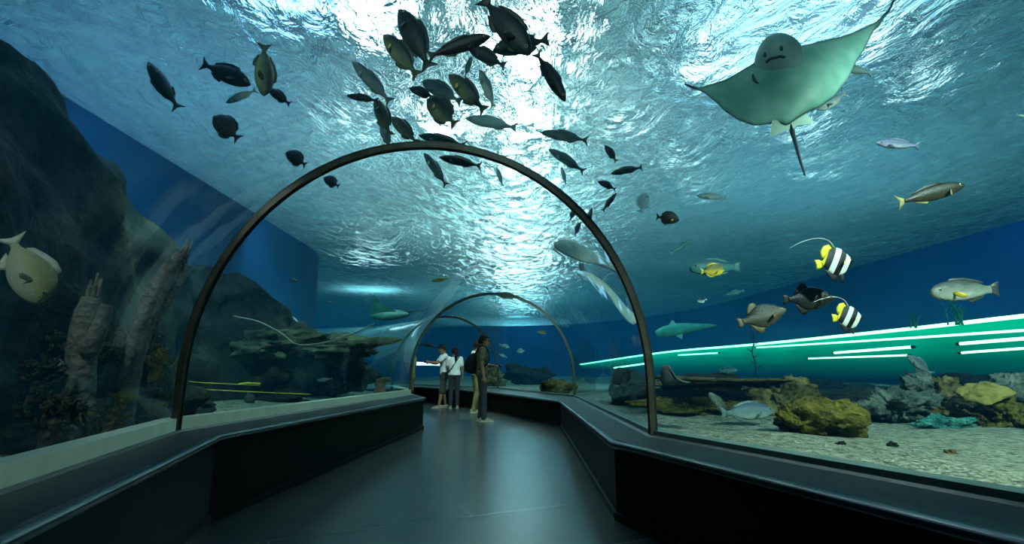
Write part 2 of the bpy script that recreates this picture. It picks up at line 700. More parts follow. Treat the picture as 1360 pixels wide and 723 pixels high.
added_lamps = [(0.3, y, 6.2, 0.7, 1.5, M_UNSEEN_LAMP) for y in (5.4, 8.2, 11, 14, 17.5, 22, 27, 33)]
added_lamps += [(-2.2, 7.4, 6.4, 0.6, 1.2, M_UNSEEN_LAMP), (-1.6, 11.5, 6.4, 0.6, 1.4, M_UNSEEN_LAMP), (2.9, 5.2, 6.4, 1.4, 1.6, M_UNSEEN_LAMP2), (-4, 8, 7, 1.4, 1.4, M_UNSEEN_LAMP2), (-5.6, 20, 5.0, 1.6, .8, M_UNSEEN_LAMP)]
added_lamps += [(x, y, 5.9, .45, .8, M_UNSEEN_LAMP3) for x, y in ((3.4, 8), (5.6, 7.2), (6.3, 10.5), (4.2, 12), (2.4, 10.2), (8.2, 13), (-3.3, 10), (7.6, 8.6), (5.5, 15), (2.6, 15))]  # small lamps added only for more glints in the ripples
for k in added_lamps:
    added_lamp(*k, 'unseen square lamp placed over the water surface for its glints')

glitter_panel = empty('glitter_panel', (0.5, 36.5, 6.3))  # unseen glowing panel added for the bright column on the ripples
tag(glitter_panel, 'tall bright panel added above the water to make the glitter column', 'panel')
bm = bmesh.new()
bm_box(bm, (0, .06, 0), (3.2, .10, 4.0))
obj('added_panel_border', bm, M_DARK, glitter_panel, False)
bm = bmesh.new()
bm_box(bm, (0, 0, 0), (2.6, .02, 3.6))
obj('pane', bm, M_UNSEEN_LAMP, glitter_panel, False)
# unseen lights added over the water to brighten its rippled surface
for y, p in ((5.6, 90), (8.0, 190), (10, 280), (13, 420), (16, 500), (20, 600), (25, 800), (30, 900)):
    spot((0.3, y, 6.0), (0.3, y + .3, 0), p, 48, .15, (0.85, 1, .97))
spot((-2.0, 6.6, 6.0), (-1.9, 6.8, 0), 150, 60, .15, (0.85, 1, 1))
spot((2.6, 4.0, 6.2), (2.8, 4.6, 0), 330, 60, .15, (0.72, .85, 1))
area((5.0, 8, 6.5), (5, 8, 0.4), 160, 3.5, (0.45, .8, 1))
area((-3.6, 5.0, 6.2), (-3.8, 5.0, 0.4), 90, 2.5, (0.32, .55, 1))
area((0, 22, 7.0), (0, 22, 0.4), 300, 6, (0.4, .9, .9))
# unseen fill lights added below the water surface
spot((4.0, 0.6, 4.0), (3.6, 4.6, 0.4), 1600, 80, .12, (0.84, 1, 0.82))
spot((6.0, 3.0, 4.0), (6.5, 8.0, 0.4), 420, 80, .12, (0.8, 1, 0.85))
spot((-3.2, 4.3, 3.95), (-3.75, 8.4, 0.7), 420, 75, .12, (0.6, 1, 0.75))
spot((-3.0, 8.6, 4.0), (-4.0, 12.0, 0.5), 260, 80, .12, (0.6, 1, 0.8))
spot((-1.0, 11.2, 4.05), (-1.3, 13.0, 0.5), 330, 70, .12, (0.85, 1, .95))
spot((2.5, 9.0, 4.05), (1.8, 12.0, 0.4), 200, 90, .12, (0.7, 1, 0.9))
spot((4.5, 16.0, 4.05), (0, 19.0, 0.4), 700, 100, .12, (0.6, .9, 1))
spot((0.0, -1.0, 4.0), (0.3, 6, 4.0), 120, 90, .2, (0.7, 1, 0.9))
spot((-0.8, 0.9, 3.3), (-.5, 4.2, 3.5), 45, 95, .12, (0.85, 1, .85))
spot((-3.0, 1.0, 3.7), (-3.35, 4.4, 0.9), 85, 66, .12, (0.95, 1, .88))
spot((8.0, 8.5, 4.05), (11.0, 12, 2.6), 220, 120, .12, (0.2, .6, 1))
spot((-3.9, 9.5, 4.05), (-5.4, 12.0, 2.6), 90, 110, .12, (0.28, .8, 1))
spot((-3.4, 4.2, 4.05), (-5.4, 9.0, 3.2), 160, 80, .12, (0.25, .6, 1))

w = bpy.data.worlds.new('World')
scn.world = w
w.use_nodes = True
w.node_tree.nodes['Background'].inputs[0].default_value = (0.08, 0.27, 0.29, 1)
w.node_tree.nodes['Background'].inputs[1].default_value = 0.22
scn.view_settings.view_transform = 'Standard'
scn.view_settings.exposure = 0.2
scn.cycles.max_bounces = 10
scn.cycles.transparent_max_bounces = 24
scn.cycles.sample_clamp_indirect = 3.0
scn.cycles.blur_glossy = 1.0
scn.cycles.caustics_reflective = False
scn.cycles.caustics_refractive = False
# ------------------------------------------------------------------ rocks
def rock_mat(name, c1, c2, c3, scale=3.0, bump=0.9):
    t = NT(name)
    v = t.coord('Object')
    nz = t.n('TexNoise', Scale=scale, Detail=8.0, Roughness=0.65, Distortion=0.4)
    t.l(v, nz.inputs['Vector'])
    col = t.ramp(nz.outputs['Fac'], [(0.32, c1), (0.5, c2), (0.7, c3)])
    vo = t.n('TexVoronoi', Scale=scale * 4)
    t.l(v, vo.inputs['Vector'])
    p = t.n('BsdfPrincipled', Roughness=0.9)
    p.inputs['Specular IOR Level'].default_value = 0.2
    t.l(col, p.inputs['Base Color'])
    h = t.math('ADD', nz.outputs['Fac'], t.math('MULTIPLY', vo.outputs['Distance'], 0.3))
    b = t.n('Bump', Strength=bump, Distance=0.12)
    t.l(h, b.inputs['Height'])
    t.l(b.outputs['Normal'], p.inputs['Normal'])
    t.l(p.outputs[0], t.out.inputs['Surface'])
    return t.m


M_REEF = rock_mat('dark_reef_rock', hexc(12, 16, 15), hexc(30, 34, 30), hexc(60, 60, 50), 1.6)
M_REEF2 = rock_mat('olive_reef_rock', hexc(26, 34, 28), hexc(70, 78, 60), hexc(108, 110, 84), 2.2)
M_ROCK_BROWN = rock_mat('brown_rock', hexc(46, 40, 22), hexc(104, 92, 52), hexc(150, 132, 84), 4.0)
M_ROCK_MOSS = rock_mat('mossy_brown_rock', hexc(40, 38, 12), hexc(104, 96, 36), hexc(140, 124, 56), 7.0)
M_ROCK_GREY = rock_mat('grey_green_rock', hexc(30, 40, 38), hexc(86, 98, 88), hexc(136, 140, 118), 5.0)
M_ROCK_DARK = rock_mat('dark_and_shaded_rock', hexc(14, 18, 16), hexc(34, 38, 30), hexc(58, 56, 40), 4.0)  # serves dark rocks and the shade painted into hollows
M_TAN = rock_mat('tan_plate', hexc(80, 70, 30), hexc(138, 122, 62), hexc(160, 146, 84), 6.0, 0.4)


def reef_sheet(name, prof, m, seed, ny=110, ns=46, amp=0.28):
    """prof: rows of (y, crest x, crest z, foot x, wall x): a rocky slope climbing from the sand to a crest and down to the tank wall"""
    vs = []
    ys = [p[0] for p in prof]
    for i in range(ny):
        y = ys[0] + (ys[-1] - ys[0]) * i / (ny - 1)
        k = 0
        while k < len(prof) - 2 and ys[k + 1] < y:
            k += 1
        t = (y - ys[k]) / (ys[k + 1] - ys[k])
        _, cx, cz, fx, wx = [a + (b - a) * t for a, b in zip(prof[k], prof[k + 1])]
        for j in range(ns):
            s = j / (ns - 1)
            if s < 0.75:
                u = s / 0.75
                x = fx + (cx - fx) * u ** 1.25
                z = 0.30 + (cz - 0.30) * math.sin(u * PI / 2) ** 0.9
            else:
                u = (s - 0.75) / 0.25
                x = cx + (wx - cx) * u
                z = cz - (cz - 0.3) * u ** 2 * 0.9
            p = Vector((x, y, z))
            q = p * 0.9 + Vector((seed, 0, 0))
            d = noise.turbulence_vector(q, 4, False) * amp
            lay = math.sin(z * 9 + noise.noise(p * 0.8) * 5) * 0.05
            env = min(1, s * 5) * min(1, (1 - s) * 8 + .2)
            p += Vector((d.x + lay, d.y * .6, d.z * .6)) * env
            vs.append(p)
    return link(name, raw_mesh(vs, grid_faces(ny, ns), m, True))


o = reef_sheet('reef_rock', [(-3.5, -4.5, 4.0, -2.9, -5.25), (2.0, -4.5, 4.05, -3.3, -5.25), (3.6, -4.6, 3.95, -3.5, -5.25), (4.4, -4.62, 3.70, -3.6, -5.25), (5.0, -4.7, 3.35, -3.7, -5.25),
                             (5.6, -4.62, 3.15, -3.9, -5.25), (6.2, -4.4, 2.85, -4.0, -5.25), (7.0, -4.6, 2.3, -4.2, -5.25), (7.6, -4.9, 1.2, -4.6, -5.25)], M_REEF, 3.0)
tag(o, 'huge dark rock wall rising to the surface at the left edge, before the big ring', 'rock')
o = reef_sheet('reef_rock', [(6.6, -4.9, 2.3, -4.3, -5.25), (7.6, -4.7, 2.62, -4.2, -5.25), (8.4, -4.5, 2.50, -4.1, -5.25), (9.0, -4.2, 2.20, -3.9, -5.25), (9.7, -3.95, 1.95, -3.7, -5.25),
                             (10.3, -3.75, 1.55, -3.6, -5.25), (11.2, -3.9, 1.35, -3.5, -5.9), (12.5, -4.4, 1.25, -3.9, -7.0), (13.4, -5, .5, -4.6, -7.8)], M_REEF, 11.0, amp=.22)
tag(o, 'dark sloping reef mound behind the left glass, past the big ring', 'rock')


def rock_bm(bm, c, size, seed, sub=4, amp=0.35, freq=1.4, floor=None, rotz=0.0, crag=0.0):
    t = bmesh.new()
    bmesh.ops.create_icosphere(t, subdivisions=sub, radius=1.0)
    R = Matrix.Rotation(rotz, 3, 'Z')
    c = Vector(c)
    for v in t.verts:
        p = v.co.copy()
        n = noise.turbulence(p * freq + Vector((seed * 3.1, seed, -seed)), 4, False)
        n2 = noise.noise(p * freq * 3 + Vector((seed, 5, seed)))
        k = 1 + amp * (n - 0.45) * 1.6 + amp * .25 * n2
        if crag:
            k += crag * abs(noise.noise(p * freq * 6 + Vector((seed, seed, 1))))
        p = p * k
        q = R @ Vector((p.x * size[0], p.y * size[1], p.z * size[2]))
        q += c
        if floor is not None and q.z < floor:
            q.z = floor
        v.co = q
    t.normal_update()
    me = bpy.data.meshes.new('tmp')
    t.to_mesh(me)
    t.free()
    bm.from_mesh(me)
    bpy.data.meshes.remove(me)


def rock(name, px, py, Y, size, m, seed, label, cat='rock', group=None, sub=4, amp=.35, freq=1.4, rotz=0.0, sink=True, crag=0.0, z=None):
    """boulder whose foot rests on the sand at the pixel's place"""
    p = at(px, py, Y)
    base = sand_z(p.x, p.y) - 0.02
    zc = z if z is not None else base + size[2] * 0.75
    bm = bmesh.new()
    rock_bm(bm, (0, 0, 0), size, seed, sub, amp, freq, None if not sink else base - zc, rotz, crag)
    o = obj(name, bm, m)
    o.location = (p.x, p.y, zc)
    return tag(o, label, cat, group)


def rock_part(name, parent, c, size, m, seed, **kw):
    bm = bmesh.new()
    rock_bm(bm, Vector(c) - parent.location, size, seed, **kw)
    return obj(name, bm, m, parent)


# left shelf
p = at(400, 500, 9.2)
t = empty('rock_shelf', (p.x, p.y, 0.47))
tag(t, 'flat olive rock shelf jutting out below the dark reef mound', 'rock')
rock_part('slab', t, at(330, 460, 8.3), (1.25, .5, .33), M_REEF2, 5, sub=5, amp=.4, rotz=-.3, crag=.1)
rock_part('slab', t, at(445, 462, 9.5), (1.1, .5, .30), M_REEF2, 9, sub=5, amp=.4, rotz=-.25, crag=.1)
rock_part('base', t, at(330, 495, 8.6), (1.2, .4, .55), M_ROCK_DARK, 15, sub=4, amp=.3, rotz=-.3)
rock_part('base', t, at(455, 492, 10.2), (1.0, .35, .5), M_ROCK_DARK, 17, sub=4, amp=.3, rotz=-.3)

rock('rock', 252, 552, 6.2, (.30, .28, .16), M_ROCK_DARK, 21, 'dark rock on the sand just past the foot of the big ring', crag=.2)
rock('rock', 372, 536, 8.3, (.42, .25, .13), M_ROCK_DARK, 22, 'long low rock on the left sand beside the round dark fish', crag=.2)
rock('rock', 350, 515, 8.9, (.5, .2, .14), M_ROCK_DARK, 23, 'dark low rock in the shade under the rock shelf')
rock('coral_mound', 465, 522, 12.4, (.36, .3, .42), M_ROCK_BROWN, 24, 'brown cone-shaped coral mound on the far left sand', 'coral', crag=.25)
rock('coral_mound', 430, 520, 12.0, (.35, .3, .2), M_ROCK_GREY, 27, 'low grey coral mound left of the brown cone-shaped coral', 'coral', crag=.25)

# small orange sponge with a flared top
bm = bmesh.new()
prof = [(.15, 0), (.13, .1), (.10, .2), (.12, .3), (.17, .38), (.19, .42), (.15, .42), (.09, .36)]
rings = []
for r, z in prof:
    rings.append([Vector((math.cos(a) * r * (1 + .18 * math.sin(a * 5)), math.sin(a) * r * (1 + .18 * math.sin(a * 5)), z)) for a in [2 * PI * k / 28 for k in range(28)]])
bm_loft(bm, rings)
o = obj('sponge', bm, rock_mat('orange_sponge', hexc(80, 50, 20), hexc(150, 104, 44), hexc(180, 140, 70), 6))
q = at(504, 521, 11.6)
o.location = (q.x, q.y, .45)
tag(o, 'orange brown vase sponge on the sand near the end of the left bench', 'sponge')
rock('rock', 543, 512, 13.2, (.16, .2, .4), M_ROCK_BROWN, 29, 'upright brown rock close to the glass at the end of the left bench', crag=.2)

# right side
p = at(975, 552, 6.2)
t = empty('rock_shelf', (p.x, p.y, 0.47))
tag(t, 'layered brown rock shelf with a dark hollow on the right sand behind the big ring', 'rock')
rock_part('boulder', t, at(1042, 537, 6.35), (.42, .40, .34), M_ROCK_BROWN, 31, sub=5, amp=.35, crag=.25)
rock_part('slab', t, at(955, 508, 6.5), (.95, .50, .085), M_ROCK_BROWN, 32, sub=5, amp=.4, crag=.15)
rock_part('slab', t, at(935, 541, 6.55), (.85, .40, .15), M_ROCK_MOSS, 33, sub=5, amp=.4, crag=.15)
rock_part('hollow', t, at(940, 528, 7.1), (1.0, .25, .36), M_ROCK_DARK, 34, sub=4, amp=.3)  # solid dark body, its colour painted as shade under the slab
rock('rock', 1092, 588, 4.35, (.37, .28, .20), M_ROCK_MOSS, 35, 'round mossy brown boulder on the pale sand in front of the rock shelf', sub=5, amp=.22, crag=.12)
rock('rock', 835, 540, 8.3, (.30, .5, .36), M_ROCK_DARK, 36, 'dark rock seen through the glass left of the foot of the big ring', crag=.2)
rock('rock', 740, 520, 12.8, (.5, .35, .22), M_ROCK_BROWN, 37, 'brown rock on the sand behind the second ring', crag=.2)
rock('rock', 655, 515, 18.5, (.5, .4, .35), M_ROCK_BROWN, 38, 'brown rock beyond the far glass behind the man with the backpack', crag=.2)

p = at(1200, 560, 5.5)
t = empty('rock_pile', (p.x, p.y, 0.47))
tag(t, 'craggy grey green rock pile at the middle of the right sand', 'rock')
rock_part('boulder', t, at(1185, 542, 5.5), (.36, .28, .20), M_ROCK_GREY, 41, sub=5, amp=.6, crag=.45)
rock_part('boulder', t, at(1222, 528, 5.6), (.24, .22, .26), M_ROCK_GREY, 42, sub=5, amp=.6, crag=.45)
rock_part('boulder', t, at(1245, 515, 5.9), (.24, .2, .17), M_ROCK_BROWN, 43, sub=4, amp=.5, crag=.4)
rock_part('hollow', t, at(1250, 545, 6.0), (.35, .2, .22), M_ROCK_DARK, 44, sub=4, amp=.4)  # dark body put in for the shaded gap of the pile

p = at(1320, 565, 5.0)
t = empty('rock_pile', (p.x, p.y, 0.47))
tag(t, 'brown rock pile at the right edge under the tan plate coral', 'rock')
rock_part('boulder', t, at(1285, 556, 5.1), (.26, .22, .17), M_ROCK_BROWN, 45, sub=5, amp=.5, crag=.3)
rock_part('boulder', t, at(1345, 558, 4.9), (.30, .25, .22), M_ROCK_MOSS, 46, sub=5, amp=.5, crag=.3)
rock_part('boulder', t, at(1352, 530, 5.5), (.34, .25, .22), M_ROCK_GREY, 47, sub=5, amp=.5, crag=.3)
rock_part('hollow', t, at(1300, 540, 5.5), (.30, .2, .16), M_ROCK_DARK, 48, sub=4, amp=.4)  # shade between the boulders, added as a dark body
bm = bmesh.new()
rock_bm(bm, (0, 0, 0), (.26, .20, .065), 49, 4, .25, 1.2)
o = obj('plate_coral', bm, M_TAN)
o.location = at(1303, 522, 4.95)
o.rotation_euler = (.25, -.28, .1)
tag(o, 'tan tilted plate coral resting on the rocks at the right edge', 'coral')
o = rock('coral_mound', 1256, 573, 4.95, (.30, .10, .085), rock_mat('teal_coral', hexc(20, 70, 70), hexc(60, 140, 130), hexc(120, 190, 170), 12), 50, 'low teal ridged coral on the sand in front of the rock piles', 'coral', amp=.4, crag=.5)
for k, (px, py, Y, s, lab) in enumerate([(1187, 613, 3.75, .035, 'small dark stone on the pale right sand, left one of a pair'), (1265, 626, 3.55, .035, 'small brown stone on the pale right sand, right one of a pair'),
                                         (1120, 617, 3.7, .03, 'small grey stone on the pale sand below the mossy boulder')]):
    rock('stone', px, py, Y, (s * 1.4, s, s * .8), M_ROCK_DARK if k != 1 else M_ROCK_BROWN, 60 + k, lab, 'stone', sub=3, crag=.2)
rock('rock', 1130, 545, 7.6, (.9, .4, .18), M_ROCK_DARK, 70, 'low dark rock on the far right sand between the shelf and the rock pile')
rock('rock', 1110, 520, 10.5, (1.6, .6, .20), M_ROCK_DARK, 71, 'distant dark rocky ridge behind the right rock shelf')
rock('rock', 1330, 520, 8.6, (1.5, .5, .36), M_ROCK_DARK, 72, 'distant dark rock behind the pile at the right edge')
rock('rock', 700, 513, 20.5, (1.2, .5, .5), M_ROCK_DARK, 73, 'distant dark rock far behind the second ring')

# ------------------------------------------------------------------ corals on the dark left slope
M_COR = [rock_mat('olive_coral', hexc(52, 50, 18), hexc(110, 104, 44), hexc(150, 140, 70), 10),
         rock_mat('grey_coral', hexc(40, 44, 36), hexc(84, 86, 66), hexc(120, 116, 90), 10),
         rock_mat('yellow_coral', hexc(90, 78, 12), hexc(160, 140, 36), hexc(190, 170, 60), 10)]


def coral_bm(seed, size, levels=3, spread=.75):
    rnd = random.Random(seed)
    bm = bmesh.new()

    def grow(p, d, ln, r, lv):
        q = p + d * ln
        mid = p.lerp(q, .5) + Vector((rnd.uniform(-1, 1), rnd.uniform(-1, 1), rnd.uniform(-1, 1))) * ln * .12
        bm_tube(bm, [p, mid, q], [r, r * .85, r * .72 if lv else r * .55], 6)
        if lv == 0:
            bm_ball(bm, q, r * .75, 1)
            return
        for k in range(rnd.choice((3, 3, 4))):
            nd = (d + Vector((rnd.uniform(-1, 1), rnd.uniform(-1, 1), rnd.uniform(-.35, .7))) * spread).normalized()
            grow(q, nd, ln * rnd.uniform(.6, .85), r * .7, lv - 1)
    for k in range(3):
        grow(Vector((rnd.uniform(-.1, .1), rnd.uniform(-.1, .1), -.12)) * size, Vector((rnd.uniform(-.5, .5), rnd.uniform(-.5, .5), 1)).normalized(), size * .36, size * .085, levels)
    return bm


CORALS = [(58, 500, 4.4, .40, 0, 'olive branching coral at the far left above the pale fish in the reef'), (100, 505, 4.5, .42, 0, 'olive branching coral between the two pale pillars, upper left one'),
          (140, 478, 4.9, .36, 1, 'grey branching coral high between the two pale pillars'), (165, 495, 4.8, .34, 0, 'olive branching coral right in front of the taller pale pillar'),
          (205, 505, 5.3, .38, 2, 'yellow branching coral right of the taller pale pillar'), (208, 545, 5.2, .36, 0, 'olive branching coral low by the left foot of the big ring'),
          (148, 560, 4.2, .26, 2, 'small yellow coral low between the pillars'), (30, 545, 3.8, .40, 1, 'grey branching coral low at the left edge'),
          (60, 590, 3.4, .34, 1, 'grey coral close behind the glass near the lower left corner'), (125, 590, 3.7, .30, 0, 'olive coral right of the wider pale pillar, near the bench'),
          (195, 470, 5.4, .28, 1, 'grey coral tuft beside the taller pillar at half height'), (20, 500, 4.3, .36, 0, 'olive coral clump at the left edge below the big silver fish')]
for k, (px, py, Y, s, c, lab) in enumerate(CORALS):
    o = obj('branching_coral', coral_bm(100 + k, s), M_COR[c])
    o.location = at(px, py, Y - .35)
    tag(o, lab, 'coral')
# low boulders that carry the corals
for k, (px, py, Y, sz) in enumerate([(30, 575, 4.3, (.55, .3, .55)), (95, 565, 4.9, (.5, .3, .62)), (160, 555, 5.2, (.45, .3, .66)), (205, 560, 5.6, (.4, .3, .5)), (60, 610, 3.6, (.4, .25, .2)), (140, 585, 4.3, (.35, .25, .24))]):
    rock('rock', px, py, Y, sz, M_ROCK_DARK, 80 + k, ['dark coral-grown boulder at the left edge', 'dark coral-grown boulder between the pillars', 'dark coral-grown boulder behind the taller pillar', 'dark coral-grown boulder beside the big ring foot',
                                                      'low dark boulder close behind the left glass', 'low dark boulder at the foot of the taller pillar'][k], crag=.3, z=.45 + sz[2] * .35)

M_PILLAR = rock_mat('pillar_grey', hexc(84, 86, 82), hexc(140, 138, 130), hexc(180, 176, 164), 5, .8)


def pillar(pts, radii, label, extra=None):
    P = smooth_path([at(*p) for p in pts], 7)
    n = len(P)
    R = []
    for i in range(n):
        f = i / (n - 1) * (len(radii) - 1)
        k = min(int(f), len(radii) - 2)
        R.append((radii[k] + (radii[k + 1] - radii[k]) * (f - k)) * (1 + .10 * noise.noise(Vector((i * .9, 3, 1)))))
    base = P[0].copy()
    t = empty('pale_pillar', base)  # pillar added in the shape of a grey streak in the glass
    tag(t, label, 'pillar')
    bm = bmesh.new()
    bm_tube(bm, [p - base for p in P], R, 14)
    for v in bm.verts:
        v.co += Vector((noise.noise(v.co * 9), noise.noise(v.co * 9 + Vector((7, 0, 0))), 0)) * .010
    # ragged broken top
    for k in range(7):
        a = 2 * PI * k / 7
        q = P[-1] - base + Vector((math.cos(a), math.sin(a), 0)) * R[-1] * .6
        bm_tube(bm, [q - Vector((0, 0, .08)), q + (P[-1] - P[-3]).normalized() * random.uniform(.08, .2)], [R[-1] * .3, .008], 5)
    obj('stem', bm, M_PILLAR, t)
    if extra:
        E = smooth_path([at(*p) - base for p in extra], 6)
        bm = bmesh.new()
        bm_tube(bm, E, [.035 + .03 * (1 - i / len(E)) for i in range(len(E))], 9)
        obj('branch', bm, M_PILLAR, t)


pillar([(160, 590, 4.1), (164, 540, 4.1), (176, 480, 4.1), (192, 425, 4.1), (213, 378, 4.1), (240, 338, 4.1)], [.085, .085, .08, .08, .075, .05], 'tall leaning pale pillar added behind the glass just left of the big ring',
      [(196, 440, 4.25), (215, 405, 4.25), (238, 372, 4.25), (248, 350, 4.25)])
pillar([(103, 630, 3.7), (104, 560, 3.7), (108, 480, 3.7), (115, 425, 3.7), (122, 395, 3.7)], [.10, .095, .095, .085, .06], 'shorter wider dim pillar added at the left, nearer the left edge', [(118, 470, 3.65), (134, 430, 3.65), (143, 405, 3.65)])

# ------------------------------------------------------------------ yellow reflections and a pale arc on the left, built as cords
M_GLINT = noisy('yellow_reflection', hexc(170, 150, 30), hexc(220, 200, 70), 12, .6)  # reflected light lines, built as thin yellow tubes
M_ARC = noisy('pale_arc', hexc(90, 100, 88), hexc(120, 126, 108), 8, .5)


def cord(name, pts, r, m, label, cat, group=None):
    P = smooth_path([at(*p) for p in pts], 8)
    base = P[0].copy()
    bm = bmesh.new()
    bm_tube(bm, [p - base for p in P], r, 6)
    o = obj(name, bm, m)
    o.location = base
    return tag(o, label, cat, group)


cord('glint', [(228, 503, 6.6), (262, 508, 6.7), (300, 510, 6.9), (345, 512, 7.2)], .006, M_GLINT, 'uppermost thin yellow reflection over the left sand', 'glint', 'yellow reflections')
cord('glint', [(228, 515, 6.6), (280, 518, 6.8), (340, 521, 7.1), (412, 524, 7.6)], .007, M_GLINT, 'longest thin yellow reflection low over the left sand', 'glint', 'yellow reflections')
cord('glint', [(317, 510, 7.3), (330, 509, 7.3), (346, 510, 7.3)], .012, M_GLINT, 'short thick yellow reflection above the dark left rocks', 'glint', 'yellow reflections')
cord('arc', [(310, 420, 7.1), (345, 428, 7.15), (375, 444, 7.2), (396, 458, 7.3), (432, 455, 7.9), (470, 443, 8.6), (497, 430, 9.0)], .012, M_ARC, 'pale thin tube added along an arc across the dark reef mound', 'arc')  # thin tube added along a pale arc line over the reef

# ------------------------------------------------------------------ green light tubes on the right
M_LED = emit('green_light_tube', (0.50, 1.0, 0.38, 1), 4.5, (0.62, 1.0, 0.5, 1))


def green_glow_mat():
    t = NT('green_painted_glow')
    v = t.coord('UV')
    sp = t.n('SeparateXYZ')
    t.l(v, sp.inputs[0])
    nz = t.n('TexNoise', Scale=1.0, Detail=4.0)
    v2 = t.coord('Object', (1.2, .5, 7))
    t.l(v2, nz.inputs['Vector'])
    k = t.math('MULTIPLY', t.ramp(sp.outputs[1], [(0.0, (0.0, 0, 0, 1)), (0.35, (.12, .12, .12, 1)), (0.75, (.5, .5, .5, 1)), (1, (1, 1, 1, 1))]), t.math('ADD', nz.outputs['Fac'], 0.4))
    e = t.n('Emission', Color=(0.0, 0.75, 0.28, 1))
    t.l(t.math('MULTIPLY', k, 0.85), e.inputs['Strength'])  # emission fading downwards paints the green glow under the tubes
    d = t.n('BsdfDiffuse', Color=(0.0, 0.07, 0.10, 1))
    a = t.n('AddShader')
    t.l(e.outputs[0], a.inputs[0])
    t.l(d.outputs[0], a.inputs[1])
    t.l(a.outputs[0], t.out.inputs['Surface'])
    return t.m


def uv_sheet(name, rows, m):
    """sheet with u along, v across"""
    nv = len(rows[0])
    me = raw_mesh([p for r in rows for p in r], grid_faces(len(rows), nv), m, True, name)
    uv = me.uv_layers.new(name='UVMap')
    for lp in me.loops:
        i, j = divmod(lp.vertex_index, nv)
        uv.data[lp.index].uv = (j / (nv - 1), 1 - i / (len(rows) - 1))
    return link(name, me)


LEDLINE = [(1700, 386, 6.2), (1360, 420, 10), (1180, 440, 13.5), (1000, 458, 20.5), (880, 468.5, 27), (770, 484.5, 33)]
top = smooth_path([at(*p) for p in LEDLINE], 8)
back = [p + Vector((.14, .05, 0)) for p in top]
o = uv_sheet('glow_sheet', [back, *[[p - Vector((0, 0, d * min(1, .22 + (len(back) - 1 - i) / 12))) for i, p in enumerate(back)] for d in (.45, .9, 1.25)]], green_glow_mat())
tag(o, 'long sheet painting the green glow below the light tubes on the right', 'glow')


def led(pts, r, label):
    P = smooth_path([at(*p) for p in pts], 5)
    base = P[0].copy()
    t = empty('light_tube', base)
    tag(t, label, 'light', 'green light tubes')
    bm = bmesh.new()
    bm_tube(bm, [p - base for p in P], r, 8)
    obj('tube', bm, M_LED, t)
    for a, b in ((P[0], P[1]), (P[-1], P[-2])):
        d = (b - a).normalized()
        bm = bmesh.new()
        bm_tube(bm, [a - base - d * .04, a - base + d * .05], r * 1.15, 8)
        obj('end_cap', bm, M_DARK, t)


led(LEDLINE, .042, 'longest and uppermost green light tube along the right tank wall')
led([(1500, 430, 8.0), (1360, 439, 10), (1180, 451, 13.5), (1004, 462, 20.3)], .026, 'second long green light tube, just below the uppermost one')
led([(1500, 441, 7.9), (1360, 450, 9.9), (1273, 457, 11.4)], .034, 'bright short green light tube at the right edge, third from the top')
led([(1500, 455, 7.9), (1360, 463, 9.9), (1275, 469, 11.4)], .024, 'lowest green light tube at the right edge')
led([(1213, 461, 12.6), (1107, 469, 16)], .034, 'short green light tube above the grey rock pile, left of the gap')
led([(1208, 472, 12.6), (1073, 476.5, 17)], .022, 'lowest short green light tube above the round mossy boulder')
led([(955, 469, 23), (900, 472, 26)], .03, 'tiny green light tube just right of the big ring')
led([(866, 482, 22), (815, 489, 26)], .035, 'short green light tube seen through the glass left of the big ring')

M_WEED = noisy('green_weed', hexc(16, 90, 66), hexc(40, 140, 100), 6, .7)


def weed(px, py, Y, n, h, label, seed, m, name='seaweed'):
    rnd = random.Random(seed)
    bm = bmesh.new()
    for k in range(n):
        x = rnd.uniform(-.35, .35) * h
        lean = rnd.uniform(-.5, .5)
        hh = h * rnd.uniform(.5, 1)
        P = smooth_path([(x, 0, 0), (x + lean * .1 * h, rnd.uniform(-.05, .05), hh * .5), (x + lean * .4 * h, rnd.uniform(-.1, .1), hh)], 5)
        bm_tube(bm, P, [.016 * (1 - i / (len(P) + 1)) + .003 for i in range(len(P))], 5)
        for i in range(2, len(P), 2):
            for sgn in (-1, 1):
                bm_tube(bm, [P[i], P[i] + Vector((sgn * .12 * h, 0, .12 * h))], [.010, .003], 4)
    o = obj(name, bm, m)
    o.location = at(px, py, Y)
    return tag(o, label, 'seaweed')


weed(1268, 432, 10.9, 9, .55, 'green seaweed tuft standing on the top light tube under the silvery triggerfish', 5, M_WEED)
weed(1213, 436, 12.2, 4, .38, 'small faint green seaweed on the top light tube left of the bigger tuft', 6, M_WEED)
M_STEM = noisy('dark_stem', hexc(12, 28, 24), hexc(22, 40, 34), 6, .8)
bm = bmesh.new()
P = smooth_path([(0, 0, 0), (.02, 0, .15), (-.01, 0, .3), (.03, 0, .45), (0, 0, .60)], 4)
bm_tube(bm, P, .008, 5)
for i in range(2, len(P), 2):
    bm_tube(bm, [P[i], P[i] + Vector((.07 * (1 if i % 4 else -1), 0, .05))], [.007, .003], 4)
o = obj('water_plant', bm, M_STEM)
o.location = at(1003, 500, 6.4)
tag(o, 'thin dark twig plant rising from the right rock shelf below the grey triggerfish', 'plant')

t = empty('light_bar', at(576, 484, 25))
tag(t, 'bright white light bar beyond the far glass, left of the visitors', 'light')
bm = bmesh.new()
bm_tube(bm, [at(548, 483, 25) - t.location, at(576, 484, 25) - t.location, at(600, 486, 25) - t.location], [.09, .06, .03], 10)
obj('tube', bm, emit('white_light_bar', (.5, .8, 1, 1), 3.5), t)
bm = bmesh.new()
bm_tube(bm, [at(600, 486, 25) - t.location, at(603, 486.2, 25) - t.location], [.07, .07], 10)
obj('end_cap', bm, M_DARK, t)
